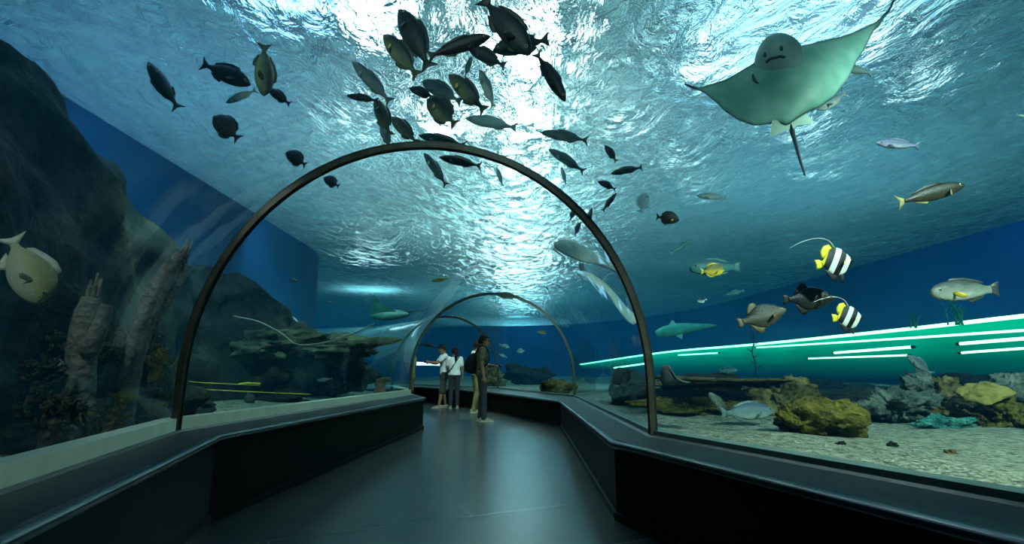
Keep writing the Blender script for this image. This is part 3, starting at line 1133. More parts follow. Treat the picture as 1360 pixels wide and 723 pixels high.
# ------------------------------------------------------------------ fish
def skin_mat(name, back, flank, belly, lo=-.12, hi=.12, rough=.45, stripe=None, spots=None, fade=None):
    t = NT(name)
    tc = t.n('TexCoord')
    sp = t.n('SeparateXYZ')
    t.l(tc.outputs['Object'], sp.inputs[0])
    mr = t.n('MapRange')
    mr.inputs['From Min'].default_value = lo
    mr.inputs['From Max'].default_value = hi
    t.l(sp.outputs['Z'], mr.inputs['Value'])
    nz = t.n('TexNoise', Scale=9.0, Detail=4.0)
    t.l(tc.outputs['Object'], nz.inputs['Vector'])
    f = t.math('ADD', mr.outputs[0], t.math('MULTIPLY', t.math('SUBTRACT', nz.outputs['Fac'], .5), .35))
    col = t.ramp(f, [(0.12, belly), (0.5, flank), (0.86, back)])
    if spots:
        vo = t.n('TexVoronoi', Scale=26.0)
        t.l(tc.outputs['Object'], vo.inputs['Vector'])
        m = t.ramp(vo.outputs['Distance'], [(0.28, (1, 1, 1, 1)), (0.40, (0, 0, 0, 1))])
        col = t.mixc(m, col, spots)
    if stripe:
        # slanted bands along x + k z : list of (position, colour)
        k, stops = stripe
        s = t.math('ADD', sp.outputs['X'], t.math('MULTIPLY', sp.outputs['Z'], k))
        s = t.math('ADD', s, 0.5)
        col = t.ramp(s, stops, 'CONSTANT')
    p = t.n('BsdfPrincipled', Roughness=rough)
    p.inputs['Specular IOR Level'].default_value = 0.35
    vo = t.n('TexVoronoi', Scale=60.0)
    t.l(tc.outputs['Object'], vo.inputs['Vector'])
    b = t.n('Bump', Strength=.25, Distance=.01)
    t.l(vo.outputs['Distance'], b.inputs['Height'])
    t.l(b.outputs['Normal'], p.inputs['Normal'])
    t.l(col, p.inputs['Base Color'])
    t.l(p.outputs[0], t.out.inputs['Surface'])
    return t.m


H = hexc
BLK, WHT, YEL = H(8, 10, 10), H(226, 232, 226), H(226, 200, 20)
SK = {
    'olive': (skin_mat('olive_fish_skin', H(30, 44, 44), H(74, 92, 78), H(140, 148, 112)), noisy('olive_fin', H(36, 50, 46), H(70, 80, 60), 9, .5)),
    'dark': (skin_mat('dark_fish_skin', H(12, 20, 24), H(24, 34, 36), H(44, 58, 58)), noisy('dark_fin', H(12, 18, 20), H(28, 38, 38), 9, .5)),
    'black': (skin_mat('black_fish_skin', H(10, 12, 12), H(20, 22, 20), H(34, 34, 28)), noisy('black_fin', H(10, 12, 10), H(24, 24, 18), 9, .5)),
    'grey': (skin_mat('grey_fish_skin', H(60, 84, 92), H(104, 128, 130), H(170, 184, 176)), noisy('grey_fin', H(70, 90, 94), H(110, 124, 120), 9, .5)),
    'pale': (skin_mat('pale_fish_skin', H(110, 140, 146), H(170, 190, 188), H(220, 226, 214)), noisy('pale_fin', H(130, 156, 156), H(180, 196, 186), 9, .5)),
    'teal': (skin_mat('teal_fish_skin', H(20, 70, 76), H(44, 110, 108), H(80, 140, 128)), noisy('teal_fin', H(26, 80, 84), H(60, 120, 110), 9, .5)),
    'silver': (skin_mat('silver_fish_skin', H(120, 116, 60), H(160, 160, 112), H(178, 184, 164), -.2, .25), noisy('silver_fin', H(150, 160, 140), H(196, 200, 176), 9, .5)),
    'yellow': (skin_mat('yellow_fish_skin', H(90, 84, 26), H(176, 154, 40), H(214, 190, 70)), noisy('yellow_fin', H(180, 150, 30), H(220, 196, 60), 9, .5)),
    'trigger': (skin_mat('trigger_skin', H(34, 36, 34), H(88, 88, 78), H(60, 60, 50)), noisy('trigger_fin', H(60, 54, 36), H(110, 96, 56), 9, .5)),
    'silvertrigger': (skin_mat('silver_trigger_skin', H(60, 66, 62), H(128, 134, 122), H(206, 210, 196), -.14, .14), noisy('grey_trigger_fin', H(40, 44, 42), H(70, 74, 68), 9, .5)),
    'banner': (skin_mat('banner_skin', BLK, WHT, WHT, stripe=(-.62, [(0.0, YEL), (.16, YEL), (.22, BLK), (.40, WHT), (.57, BLK), (.74, WHT), (.90, BLK)])), noisy('banner_yellow_fin', H(214, 190, 10), H(240, 220, 60), 9, .5)),
    'unicorn': (skin_mat('unicorn_skin', H(22, 24, 20), H(44, 44, 34), H(70, 64, 40)), noisy('unicorn_fin', H(70, 64, 40), H(170, 160, 100), 9, .5)),
    'twotone': (skin_mat('twotone_skin', H(74, 80, 112), H(150, 156, 180), H(240, 242, 244), -.09, .06), noisy('twotone_fin', H(60, 66, 90), H(110, 112, 130), 9, .5)),
    'spotted': (skin_mat('spotted_skin', H(70, 84, 76), H(110, 122, 104), H(150, 156, 132), spots=H(30, 36, 30)), noisy('spotted_fin', H(60, 70, 60), H(110, 116, 96), 9, .5)),
}
M_YFIN = noisy('yellow_patch_fin', H(170, 140, 20), H(220, 190, 60), 8, .5)
M_EYE = noisy('dark_eye', (.004, .004, .004, 1), (.01, .01, .01, 1), 5, .1)
M_IRIS = noisy('pale_iris', H(170, 160, 110), H(206, 196, 140), 5, .2)
M_HORNFIN = noisy('dark_back_fin', H(26, 28, 22), H(50, 48, 36), 9, .5)
M_WHITEFIN = noisy('white_fin', H(214, 220, 214), H(236, 240, 232), 5, .5)

# profiles: (x from snout 0.5 to tail root, top, bottom, half width)
PROF = {
    'oval': [(.50, .00, .005, .004), (.475, .035, -.03, .025), (.42, .085, -.065, .05), (.33, .13, -.105, .068), (.2, .158, -.135, .078), (.05, .160, -.142, .076), (-.1, .132, -.118, .060), (-.22, .085, -.078, .04), (-.31, .042, -.042, .022), (-.37, .032, -.034, .014)],
    'deep': [(.50, -.02, -.03, .004), (.475, .04, -.065, .025), (.42, .13, -.12, .05), (.33, .205, -.185, .068), (.2, .252, -.23, .076), (.05, .262, -.242, .074), (-.1, .225, -.21, .06), (-.22, .145, -.14, .04), (-.30, .06, -.06, .022), (-.36, .038, -.04, .014)],
    'slim': [(.50, .00, -.004, .004), (.47, .028, -.025, .022), (.40, .066, -.052, .042), (.28, .096, -.082, .055), (.12, .108, -.096, .06), (-.05, .098, -.088, .054), (-.2, .07, -.062, .04), (-.31, .036, -.034, .022), (-.38, .022, -.024, .012)],
    'trigger': [(.50, .005, -.02, .008), (.46, .04, -.05, .026), (.38, .10, -.10, .046), (.26, .17, -.16, .062), (.12, .215, -.21, .07), (-.02, .218, -.215, .066), (-.14, .17, -.17, .052), (-.25, .09, -.09, .034), (-.33, .05, -.05, .02), (-.38, .05, -.05, .014)],
    'banner': [(.50, -.05, -.065, .006), (.46, -.01, -.09, .02), (.40, .07, -.15, .036), (.30, .22, -.25, .05), (.18, .32, -.32, .058), (.05, .36, -.35, .058), (-.08, .32, -.32, .05), (-.2, .21, -.22, .036), (-.28, .10, -.11, .022), (-.33, .065, -.07, .014)],
    'parrot': [(.50, .00, -.03, .02), (.48, .05, -.065, .04), (.42, .10, -.10, .06), (.30, .14, -.13, .075), (.12, .155, -.145, .08), (-.06, .14, -.13, .072), (-.2, .10, -.095, .052), (-.31, .062, -.06, .03), (-.38, .055, -.055, .016)],
    'snapper': [(.50, -.05, -.07, .01), (.475, .00, -.10, .035), (.42, .09, -.14, .06), (.33, .17, -.18, .078), (.2, .22, -.205, .088), (.05, .215, -.20, .085), (-.1, .165, -.16, .066), (-.22, .10, -.10, .042), (-.30, .05, -.052, .024), (-.36, .036, -.04, .015)],
}
FINS = {
    'oval': dict(tail=[(-.35, .03), (-.42, .07), (-.50, .135), (-.475, .04), (-.462, 0), (-.475, -.04), (-.50, -.135), (-.42, -.07), (-.35, -.03)],
                 dorsal=[(.26, .135), (.20, .195), (.05, .205), (-.1, .175), (-.24, .11), (-.27, .075), (-.2, .08), (0, .13)], anal=[(-.02, -.125), (-.06, -.175), (-.16, -.155), (-.27, -.085), (-.24, -.06), (-.1, -.10)]),
    'deep': dict(tail=[(-.34, .036), (-.40, .085), (-.50, .17), (-.465, .06), (-.455, 0), (-.465, -.06), (-.50, -.17), (-.40, -.085), (-.34, -.036)],
                 dorsal=[(.32, .19), (.22, .285), (.05, .315), (-.12, .29), (-.25, .19), (-.27, .11), (-.15, .17), (.1, .24)], anal=[(.08, -.225), (0, -.285), (-.12, -.28), (-.25, -.19), (-.27, -.10), (-.14, -.17)]),
    'slim': dict(tail=[(-.36, .02), (-.43, .06), (-.50, .115), (-.46, .025), (-.452, 0), (-.46, -.025), (-.50, -.115), (-.43, -.06), (-.36, -.02)],
                 dorsal=[(.22, .095), (.14, .135), (-.05, .125), (-.22, .085), (-.27, .05), (-.1, .08)], anal=[(-.05, -.08), (-.09, -.115), (-.2, -.085), (-.26, -.048), (-.15, -.065)]),
    'trigger': dict(tail=[(-.36, .05), (-.42, .085), (-.50, .10), (-.48, .04), (-.48, -.04), (-.50, -.10), (-.42, -.085), (-.36, -.05)],
                    dorsal=[(-.0, .205), (-.06, .29), (-.14, .30), (-.22, .20), (-.28, .085), (-.2, .11)], anal=[(-.0, -.205), (-.06, -.29), (-.14, -.30), (-.22, -.20), (-.28, -.085), (-.2, -.11)]),
    'banner': dict(tail=[(-.31, .065), (-.38, .11), (-.50, .13), (-.48, .0), (-.50, -.13), (-.38, -.11), (-.31, -.065)],
                   dorsal=[(.02, .33), (-.06, .46), (-.2, .44), (-.31, .32), (-.33, .12), (-.25, .13), (-.1, .28)], anal=[(.05, -.33), (-.05, -.50), (-.15, -.47), (-.26, -.30), (-.30, -.11), (-.2, -.2)]),
    'parrot': dict(tail=[(-.36, .055), (-.43, .09), (-.50, .11), (-.49, 0), (-.50, -.11), (-.43, -.09), (-.36, -.055)],
                   dorsal=[(.28, .13), (.2, .19), (0, .19), (-.2, .145), (-.3, .10), (-.2, .09), (0, .14)], anal=[(0, -.13), (-.06, -.18), (-.2, -.14), (-.28, -.09), (-.2, -.09)]),
    'snapper': dict(tail=[(-.34, .036), (-.41, .085), (-.50, .16), (-.46, .05), (-.45, 0), (-.46, -.05), (-.50, -.16), (-.41, -.085), (-.34, -.036)],
                    dorsal=[(.24, .20), (.16, .275), (.02, .275), (-.12, .22), (-.24, .15), (-.27, .08), (-.15, .12), (.05, .19)], anal=[(-.04, -.175), (-.08, -.235), (-.18, -.19), (-.27, -.10), (-.2, -.10)]),
}
CURVE = {}


def body_bm(kind, seg=20, bend=0.0):
    bm = bmesh.new()
    P = [Vector((x, t, b, )) for x, t, b, w in PROF[kind]]
    W = [w for *_, w in PROF[kind]]
    Q = smooth_path(P, 3)
    Wq = [v.x for v in smooth_path([Vector((w, 0, 0)) for w in W], 3)]
    rings = []
    for v, w in zip(Q, Wq):
        x, t, b = v
        c, h = (t + b) / 2, max(.002, (t - b) / 2)
        w = max(.002, w)
        rg = []
        for k in range(seg):
            a = 2 * PI * k / seg
            ca, sa = math.cos(a), math.sin(a)
            rg.append(Vector((x, w * ca * (1 - .25 * sa * sa), c + h * sa)))
        rings.append(rg)
    bm_loft(bm, rings)
    return bm


def fin_bm(poly, th=.006, y=0.0):
    """thin fin: outline thick at the middle and sharp at the rim"""
    bm = bmesh.new()
    for s in (1, -1):
        cx = sum(p[0] for p in poly) / len(poly)
        cz = sum(p[1] for p in poly) / len(poly)
        rim = [bm.verts.new((x, y + s * .0012, z)) for x, z in poly]
        inn = [bm.verts.new((cx + (x - cx) * .55, y + s * th, cz + (z - cz) * .55)) for x, z in poly]
        n = len(poly)
        for i in range(n):
            bm.faces.new((rim[i], rim[(i + 1) % n], inn[(i + 1) % n], inn[i]))
        bm.faces.new(inn)
        if s == 1:
            first = rim
        else:
            for i in range(n):
                bm.faces.new((first[i], rim[i], rim[(i + 1) % n], first[(i + 1) % n]))
    return bm


def pectoral_bm(side, ln=.16, ht=.07):
    bm = fin_bm([(0, .015), (-.4 * ln, ht * .55), (-ln, ht * .5), (-ln * .95, 0), (-.7 * ln, -ht * .45), (-.3 * ln, -ht * .35), (0, -.02)], .004)
    bmesh.ops.rotate(bm, verts=bm.verts[:], cent=(0, 0, 0), matrix=Matrix.Rotation(side * -.7, 3, 'Z') @ Matrix.Rotation(-.5, 3, 'Y'))
    return bm


MESHES = {}


def mesh_cached(key, make, m):
    k = (key, m.name)
    if k not in MESHES:
        MESHES[k] = mesh_of(make(), m, True, key)
    return MESHES[k]


def half_w(kind, x):
    pr = PROF[kind]
    for a, b in zip(pr[:-1], pr[1:]):
        if a[0] >= x >= b[0]:
            t = (a[0] - x) / (a[0] - b[0])
            return a[3] + (b[3] - a[3]) * t, (a[1] + (b[1] - a[1]) * t, a[2] + (b[2] - a[2]) * t)
    return pr[-1][3], (0, 0)


def orient(head, tail, wup=.3, flip=1, roll=0.0):
    d = (head - tail).normalized()
    c = (head + tail) / 2
    v = (c - Vector((0, 0, CAM_H))).normalized()
    up = v.cross(d)
    if abs(up.z) < .12 * up.length:
        up = up if up.x * 1 > 0 else -up
    elif up.z < 0:
        up = -up
    up = up.normalized() * flip
    wz = Vector((0, 0, 1)) - d * d.z
    up = (up * (1 - wup) + wz * wup)
    up = (up - d * up.dot(d)).normalized()
    if roll:
        up = Quaternion(d, math.radians(roll)) @ up
    y = up.cross(d).normalized()
    return Matrix((d, y, up)).transposed().to_4x4(), c


def fish(kind, pal, head, tail, Y, label, name='fish', cat='fish', group=None, wup=.3, flip=1, roll=0, detail=2, yfin=False, dy=0.0, width=1.0, streamer=False, white_mouth=False):
    """kind of body, palette, snout and tail pixels, forward distance Y (or ('z', height))"""
    if isinstance(Y, tuple):
        mid = at((head[0] + tail[0]) / 2, (head[1] + tail[1]) / 2, 1.0)
        Y = (Y[1] - CAM_H) / (mid.z - CAM_H)
    h = at(head[0], head[1], Y + dy)
    tl = at(tail[0], tail[1], Y - dy)
    L = (h - tl).length
    M, c = orient(h, tl, wup, flip, roll)
    t = empty(name, c)
    t.rotation_euler = M.to_euler()
    t.scale = (L, L * width, L)
    tag(t, label, cat, group)
    m, mf = SK[pal]
    link('body', mesh_cached('body_' + kind, lambda: body_bm(kind), m), t)
    fn = FINS[kind]
    tailm = mf
    link('tail_fin', mesh_cached('tail_' + kind, lambda: fin_bm(fn['tail']), tailm), t)
    link('dorsal_fin', mesh_cached('dorsal_' + kind, lambda: fin_bm(fn['dorsal']), M_HORNFIN if pal == 'unicorn' else mf), t)
    link('anal_fin', mesh_cached('anal_' + kind, lambda: fin_bm(fn['anal']), mf if kind != 'banner' else M_BANNERBLACK), t)
    if detail >= 1:
        w, (tp, bt) = half_w(kind, .40)
        for s in (1, -1):
            e = link('eye', mesh_cached('eye', lambda: ball_bm(.020, (1, .5, 1)), M_IRIS), t)
            e.location = (.40, s * w * .93, (tp * .45 + bt * .1))
            if detail >= 2:
                pu = link('pupil', mesh_cached('pupil', lambda: ball_bm(.013, (1, .5, 1)), M_EYE), e)
                pu.location = (0.002, s * .006, 0)
            pw, (tp2, bt2) = half_w(kind, .22)
            pf = link('pectoral_fin', mesh_cached('pectoral_%d' % s, lambda s=s: pectoral_bm(s), M_YFIN if yfin else mf), t)
            pf.location = (.24, s * pw * .95, (tp2 + bt2) / 2 - .02)
    if streamer:
        bm = bmesh.new()
        P = smooth_path([(.06, 0, .34), (-.06, 0, .56), (-.35, 0, .66), (-.75, 0, .62), (-1.05, 0, .52)], 6)
        bm_tube(bm, P, [.03 * (1 - i / len(P)) + .006 for i in range(len(P))], 6, .4)
        obj('streamer', bm, M_WHITEFIN, t)
        bm = fin_bm([(.20, -.30), (.14, -.48), (.08, -.56), (.04, -.46), (.08, -.32)], .008)
        obj('pelvic_fin', bm, M_BANNERBLACK, t)
    if white_mouth:
        bm = bmesh.new()
        bm_ball(bm, (.47, 0, -.01), .05, 2, (1, .8, .8))
        obj('mouth', bm, M_WHITEFIN, t)
    return t


def ball_bm(r, scale):
    bm = bmesh.new()
    bm_ball(bm, (0, 0, 0), r, 2, scale)
    return bm


M_BANNERBLACK = noisy('banner_black_fin', H(8, 10, 10), H(20, 22, 22), 9, .5)
M_BLACKFIN = M_BANNERBLACK
Z = lambda v: ('z', v)
OH = 'school of fish under the bright water surface'
# --- upper left group
fish('slim', 'black', (197, 82), (238, 146), Z(3.4), 'slender black fish alone at the upper left, nearest the rock wall', wup=.1, flip=-1, yfin=True)
fish('oval', 'dark', (333, 113), (267, 84), Z(3.5), 'dark bluish fish with a pale tail in the upper left group of four', wup=.2)
fish('oval', 'olive', (350, 128), (351, 57), Z(3.3), 'olive fish hanging head down with its tail up in the upper left group', wup=.1)
fish('slim', 'pale', (300, 137), (341, 119), Z(3.6), 'small pale blue fish under the dark bluish fish in the upper left group', wup=.2)
fish('oval', 'black', (356, 118), (386, 139), Z(3.5), 'small black fish behind the upright olive fish in the upper left group', wup=.2)
fish('deep', 'black', (284, 154), (318, 186), Z(3.1), 'round black surgeonfish below the upper left group', wup=.1)
fish('deep', 'black', (380, 202), (407, 220), Z(3.2), 'round black surgeonfish just outside the big ring at its upper left', wup=.1)
fish('deep', 'black', (430, 236), (451, 248), Z(3.2), 'small round black surgeonfish just inside the big ring at its upper left', wup=.1)
# --- overhead school
fish('oval', 'olive', (509, 46), (556, 102), Z(3.3), 'large olive fish with a yellow side fin at the left of the overhead school', group=OH, yfin=True, wup=.15)
fish('oval', 'dark', (530, 12), (571, 92), Z(3.45), 'large dark fish beside the olive one with the yellow fin, higher up', group=OH, wup=.15)
fish('slim', 'black', (652, 48), (566, 76), Z(3.2), 'slender black fish lying nearly level above the middle of the overhead school', group=OH, wup=.2)
fish('oval', 'dark', (704, 74), (640, -4), Z(3.25), 'largest dark fish, at the top middle of the overhead school', group=OH, wup=.15)
fish('oval', 'dark', (654, 68), (730, 52), Z(3.5), 'dark fish with a yellow fin partly behind the largest dark fish', group=OH, yfin=True, wup=.2)
fish('oval', 'dark', (622, 64), (672, 88), Z(3.6), 'dark blue fish below the slender level black fish', group=OH, wup=.2)
fish('slim', 'dark', (751, 135), (711, 68), Z(3.2), 'slender dark fish diving alone to the right of the overhead school', group=OH, wup=.1)
fish('slim', 'teal', (627, 74), (617, 104), Z(3.8), 'small faint blue fish in the middle of the overhead school', group=OH, wup=.1)
fish('slim', 'grey', (468, 82), (520, 137), Z(3.4), 'slender grey teal fish at the left edge of the overhead school', group=OH, wup=.1)
fish('slim', 'dark', (460, 127), (503, 134), Z(3.3), 'slender dark level fish at the lower left of the overhead school', group=OH, wup=.2)
fish('oval', 'olive', (498, 131), (519, 181), Z(3.3), 'plump olive fish pointing upward at the lower left of the overhead school', group=OH, wup=.1)
fish('oval', 'olive', (519, 155), (555, 191), Z(3.35), 'plump olive fish just right of the upward pointing olive one, above the ring', group=OH, wup=.1)
fish('oval', 'grey', (505, 168), (520, 197), Z(3.6), 'grey fish with a yellow tail partly behind the plump olive fish above the ring', group=OH, yfin=True, wup=.1)
fish('oval', 'dark', (543, 117), (578, 130), Z(3.6), 'short dark fish at the middle left of the overhead school', group=OH, wup=.2)
fish('oval', 'grey', (560, 108), (614, 136), Z(3.5), 'grey fish between the short dark fish and the yellow finned one', group=OH, wup=.2)
fish('oval', 'olive', (596, 99), (645, 148), Z(3.25), 'olive fish with a bright yellow side fin in the middle of the overhead school', group=OH, yfin=True, wup=.15)
fish('deep', 'olive', (568, 130), (606, 167), Z(3.25), 'deep-bodied olive fish in the centre of the overhead school', group=OH, wup=.15, yfin=True)
fish('slim', 'pale', (637, 92), (656, 144), Z(3.5), 'pale grey fish pointing up right of the yellow finned olive fish', group=OH, wup=.1)
fish('slim', 'pale', (618, 157), (688, 170), Z(3.8), 'long ghostly pale fish above the top of the big ring', group=OH, wup=.2)
fish('slim', 'olive', (556, 180), (620, 194), Z(3.4), 'olive fish with a raised back fin just touching the top of the big ring', group=OH, wup=.2)
fish('slim', 'grey', (563, 203), (594, 248), Z(3.3), 'grey fish with a pale yellow tail just below the top of the big ring', group=OH, yfin=True, wup=.1)
fish('slim', 'dark', (583, 209), (640, 221), Z(3.3), 'dark level fish just below the top of the big ring', group=OH, wup=.2)
fish('slim', 'pale', (659, 222), (668, 248), Z(3.6), 'small pale fish below the top of the big ring, right of the level dark fish', group=OH, wup=.1)
fish('slim', 'grey', (718, 176), (782, 187), Z(3.4), 'grey fish with an olive tail right of the school, above the big ring', group=OH, wup=.2)
fish('slim', 'grey', (728, 198), (777, 229), Z(3.4), 'slender grey fish just above the upper right of the big ring', group=OH, wup=.15)
fish('slim', 'pale', (745, 222), (752, 246), Z(3.7), 'small ghostly pale fish behind the slender grey one above the ring', group=OH, wup=.1)
# --- right of the ring
fish('oval', 'dark', (803, 193), (819, 215), 5.2, 'small dark fish pointing up, top one of the five right of the ring', wup=.1)
fish('slim', 'dark', (811, 231), (854, 222), 5.2, 'small dark level fish right of the big ring, longest of the five', wup=.2)
fish('oval', 'dark', (794, 241), (818, 252), 5.3, 'small dark fish just outside the ring beneath the longest of the five', wup=.2)
fish('slim', 'dark', (819, 256), (800, 281), 5.4, 'small slender dark fish just outside the ring pointing up to the right', wup=.1)
fish('oval', 'dark', (764, 277), (757, 293), 7.2, 'tiny dark fish inside the ring at its upper right, upper of two', wup=.1, detail=0)
fish('oval', 'dark', (771, 295), (763, 313), 7.2, 'tiny dark fish inside the ring at its upper right, lower of two', wup=.1, detail=0)
fish('slim', 'dark', (786, 276), (781, 302), 7.0, 'tiny dark slender fish partly behind the ring at its upper right', wup=.1, detail=0)
fish('oval', 'pale', (858, 257), (850, 283), 5.0, 'pale fish with spread side fins right of the ring', wup=.2, dy=.12)
fish('deep', 'black', (902, 292), (871, 288), 4.4, 'round black fish with yellow edges right of the big ring', wup=.05, yfin=True)
fish('slim', 'grey', (925, 260), (966, 263), 5.0, 'slender grey fish with a dark tail left of the black horned fish', wup=.2)
fish('slim', 'teal', (917, 320), (890, 338), 6.2, 'faint teal fish below the round black fish with yellow edges', wup=.2, detail=1)
fish('parrot', 'teal', (916, 356), (983, 355), 5.4, 'green teal parrotfish behind the round yellow fish', wup=.1)
fish('deep', 'yellow', (962, 358), (930, 361), 4.2, 'round yellow fish in front of the green parrotfish', wup=.05, roll=0, yfin=True)
fish('deep', 'pale', (926, 400), (939, 398), 6.0, 'small pale round fish below the green parrotfish', wup=.1, detail=1)
fish('slim', 'teal', (964, 392), (989, 386), 6.5, 'small faint slender teal fish above the grey triggerfish', wup=.2, detail=1)
fish('slim', 'twotone', (1163, 190), (1222, 194), 3.9, 'sleek fish with a white belly and purple grey back under the big ray', wup=.0)
fish('slim', 'unicorn', (1282, 246), (1190, 270), 3.5, 'long black unicornfish with a pale forked tail on the right', wup=.0)
fish('banner', 'banner', (1134, 344), (1083, 352), 3.6, 'black and white striped bannerfish with a long white streamer, upper one', wup=.0, streamer=True, roll=0)
fish('banner', 'banner', (1147, 420), (1105, 423), 3.7, 'black and white striped bannerfish just above the top green light, lower one', wup=.0, streamer=True)
fish('trigger', 'black', (1109, 396), (1039, 398), 3.8, 'dark triggerfish with pale fin edges between the two bannerfish', wup=.0)
fish('trigger', 'trigger', (1044, 411), (979, 430), 3.8, 'grey triggerfish with yellow fin edges, left of the dark one', wup=.0)
fish('parrot', 'silvertrigger', (1236, 389), (1327, 384), 3.9, 'silvery grey triggerfish with a pale throat swimming left above the green light', wup=.0, yfin=True)
fish('slim', 'pale', (1108, 88), (1160, 98), 4.0, 'pale fish mostly hidden behind the right wing of the big ray, upper one', wup=.1)
fish('oval', 'grey', (1085, 146), (1124, 124), 3.9, 'grey fish mostly hidden behind the right wing of the big ray, lower one', wup=.1)
fish('slim', 'grey', (1368, 158), (1350, 152), 3.6, 'small fish cut off by the right edge of the picture', wup=.1, detail=1)
fish('oval', 'grey', (1204, 472), (1238, 498), 5.4, 'grey fish resting head up on top of the grey rock pile', wup=.1)
fish('oval', 'grey', (1028, 546), (956, 549), 5.3, 'grey oval fish just above the sand in front of the right rock shelf', wup=.1)
fish('parrot', 'spotted', (942, 522), (968, 553), 5.7, 'dark spotted grouper resting against the right rock shelf', wup=.4)
fish('oval', 'teal', (980, 492), (955, 493), 7.0, 'faint pale blue fish low above the right rock shelf', wup=.2, detail=1)
# --- left
fish('snapper', 'silver', (60, 402), (12, 312), 2.9, 'large silver yellow fish diving at the left edge', name='snapper', wup=.0, flip=1)
fish('deep', 'black', (333, 541), (329, 519), 7.4, 'round black fish hovering head down over the left sand', wup=.1)
fish('slim', 'grey', (420, 506), (442, 503), 9.6, 'small grey fish over the left sand below the rock shelf', wup=.2, detail=1)
fish('slim', 'pale', (396, 428), (389, 421), 7.5, 'tiny pale fish in front of the dark reef mound', wup=.1, detail=0)
fish('oval', 'dark', (383, 371), (397, 374), 9.0, 'tiny dark fish above the reef mound against the blue, left one', wup=.2, detail=0)
fish('oval', 'dark', (433, 400), (441, 403), 10.0, 'tiny dark fish above the reef mound against the blue, right one', wup=.2, detail=0)
fish('oval', 'pale', (87, 484), (56, 480), 4.0, 'pale blue fish among the corals at the far left', wup=.1)
fish('deep', 'grey', (230, 556), (194, 550), 4.7, 'round grey fish just left of the foot of the big ring', wup=.1)
fish('slim', 'yellow', (573, 374), (596, 370), 8.6, 'small yellow green fish overhead, left above the second ring', wup=.1, detail=1)
# --- seen through the far glass
fish('slim', 'dark', (579, 461), (558, 457), 19.0, 'dark grey fish beyond the far glass left of the visitors', wup=.2, detail=1)
fish('slim', 'dark', (573, 445), (578, 449), 19.0, 'tiny dark fish beyond the far glass above the dark grey one', wup=.2, detail=0)
fish('oval', 'pale', (677, 462), (663, 458), 17.5, 'pale fish beyond the far glass right of the backpack man, upper of the pair', wup=.2, detail=1)
fish('oval', 'pale', (663, 471), (673, 475), 17.5, 'pale fish beyond the far glass right of the backpack man, lower of the pair', wup=.2, detail=1)
fish('deep', 'pale', (686, 467), (697, 466), 16.5, 'pale round fish beyond the far glass, right of the pale pair', wup=.2, detail=1)
fish('oval', 'yellow', (726, 443), (714, 441), 14.5, 'orange yellow fish high behind the second ring, on its right side', wup=.2, detail=1)
fish('slim', 'dark', (742, 471), (735, 473), 14.5, 'tiny dark fish low behind the second ring on its right side', wup=.2, detail=0)
fish('oval', 'olive', (661, 393), (689, 394), 12.5, 'dark olive fish above the crown of the second ring', wup=.6, detail=1)


# ------------------------------------------------------------------ big eagle ray
def attr_skin(name, edge, c1, c2, c3):
    t = NT(name)
    a = t.n('Attribute', attribute_name='rim')
    tc = t.n('TexCoord')
    nz = t.n('TexNoise', Scale=5.0, Detail=5.0)
    t.l(tc.outputs['Object'], nz.inputs['Vector'])
    col = t.ramp(nz.outputs['Fac'], [(.3, c1), (.5, c2), (.7, c3)])
    col = t.mixc(a.outputs['Fac'], col, edge)
    p = t.n('BsdfPrincipled', Roughness=.5)
    p.inputs['Specular IOR Level'].default_value = .3
    t.l(col, p.inputs['Base Color'])
    b = t.n('Bump', Strength=.2, Distance=.03)
    t.l(nz.outputs['Fac'], b.inputs['Height'])
    t.l(b.outputs['Normal'], p.inputs['Normal'])
    t.l(p.outputs[0], t.out.inputs['Surface'])
    return t.m


M_RAY = attr_skin('ray_belly', H(16, 40, 52), H(104, 164, 146), H(126, 182, 164), H(150, 198, 184))  # greener belly: glow of the green lights put into the colour
M_RAYDARK = noisy('ray_back', H(16, 34, 44), H(30, 52, 60), 4, .5)


def lerp_table(tab, x):
    if x <= tab[0][0]:
        return tab[0][1]
    for a, b in zip(tab[:-1], tab[1:]):
        if a[0] <= x <= b[0]:
            t = (x - a[0]) / (b[0] - a[0])
            t = t * t * (3 - 2 * t) * .35 + t * .65
            return a[1] + (b[1] - a[1]) * t
    return tab[-1][1]


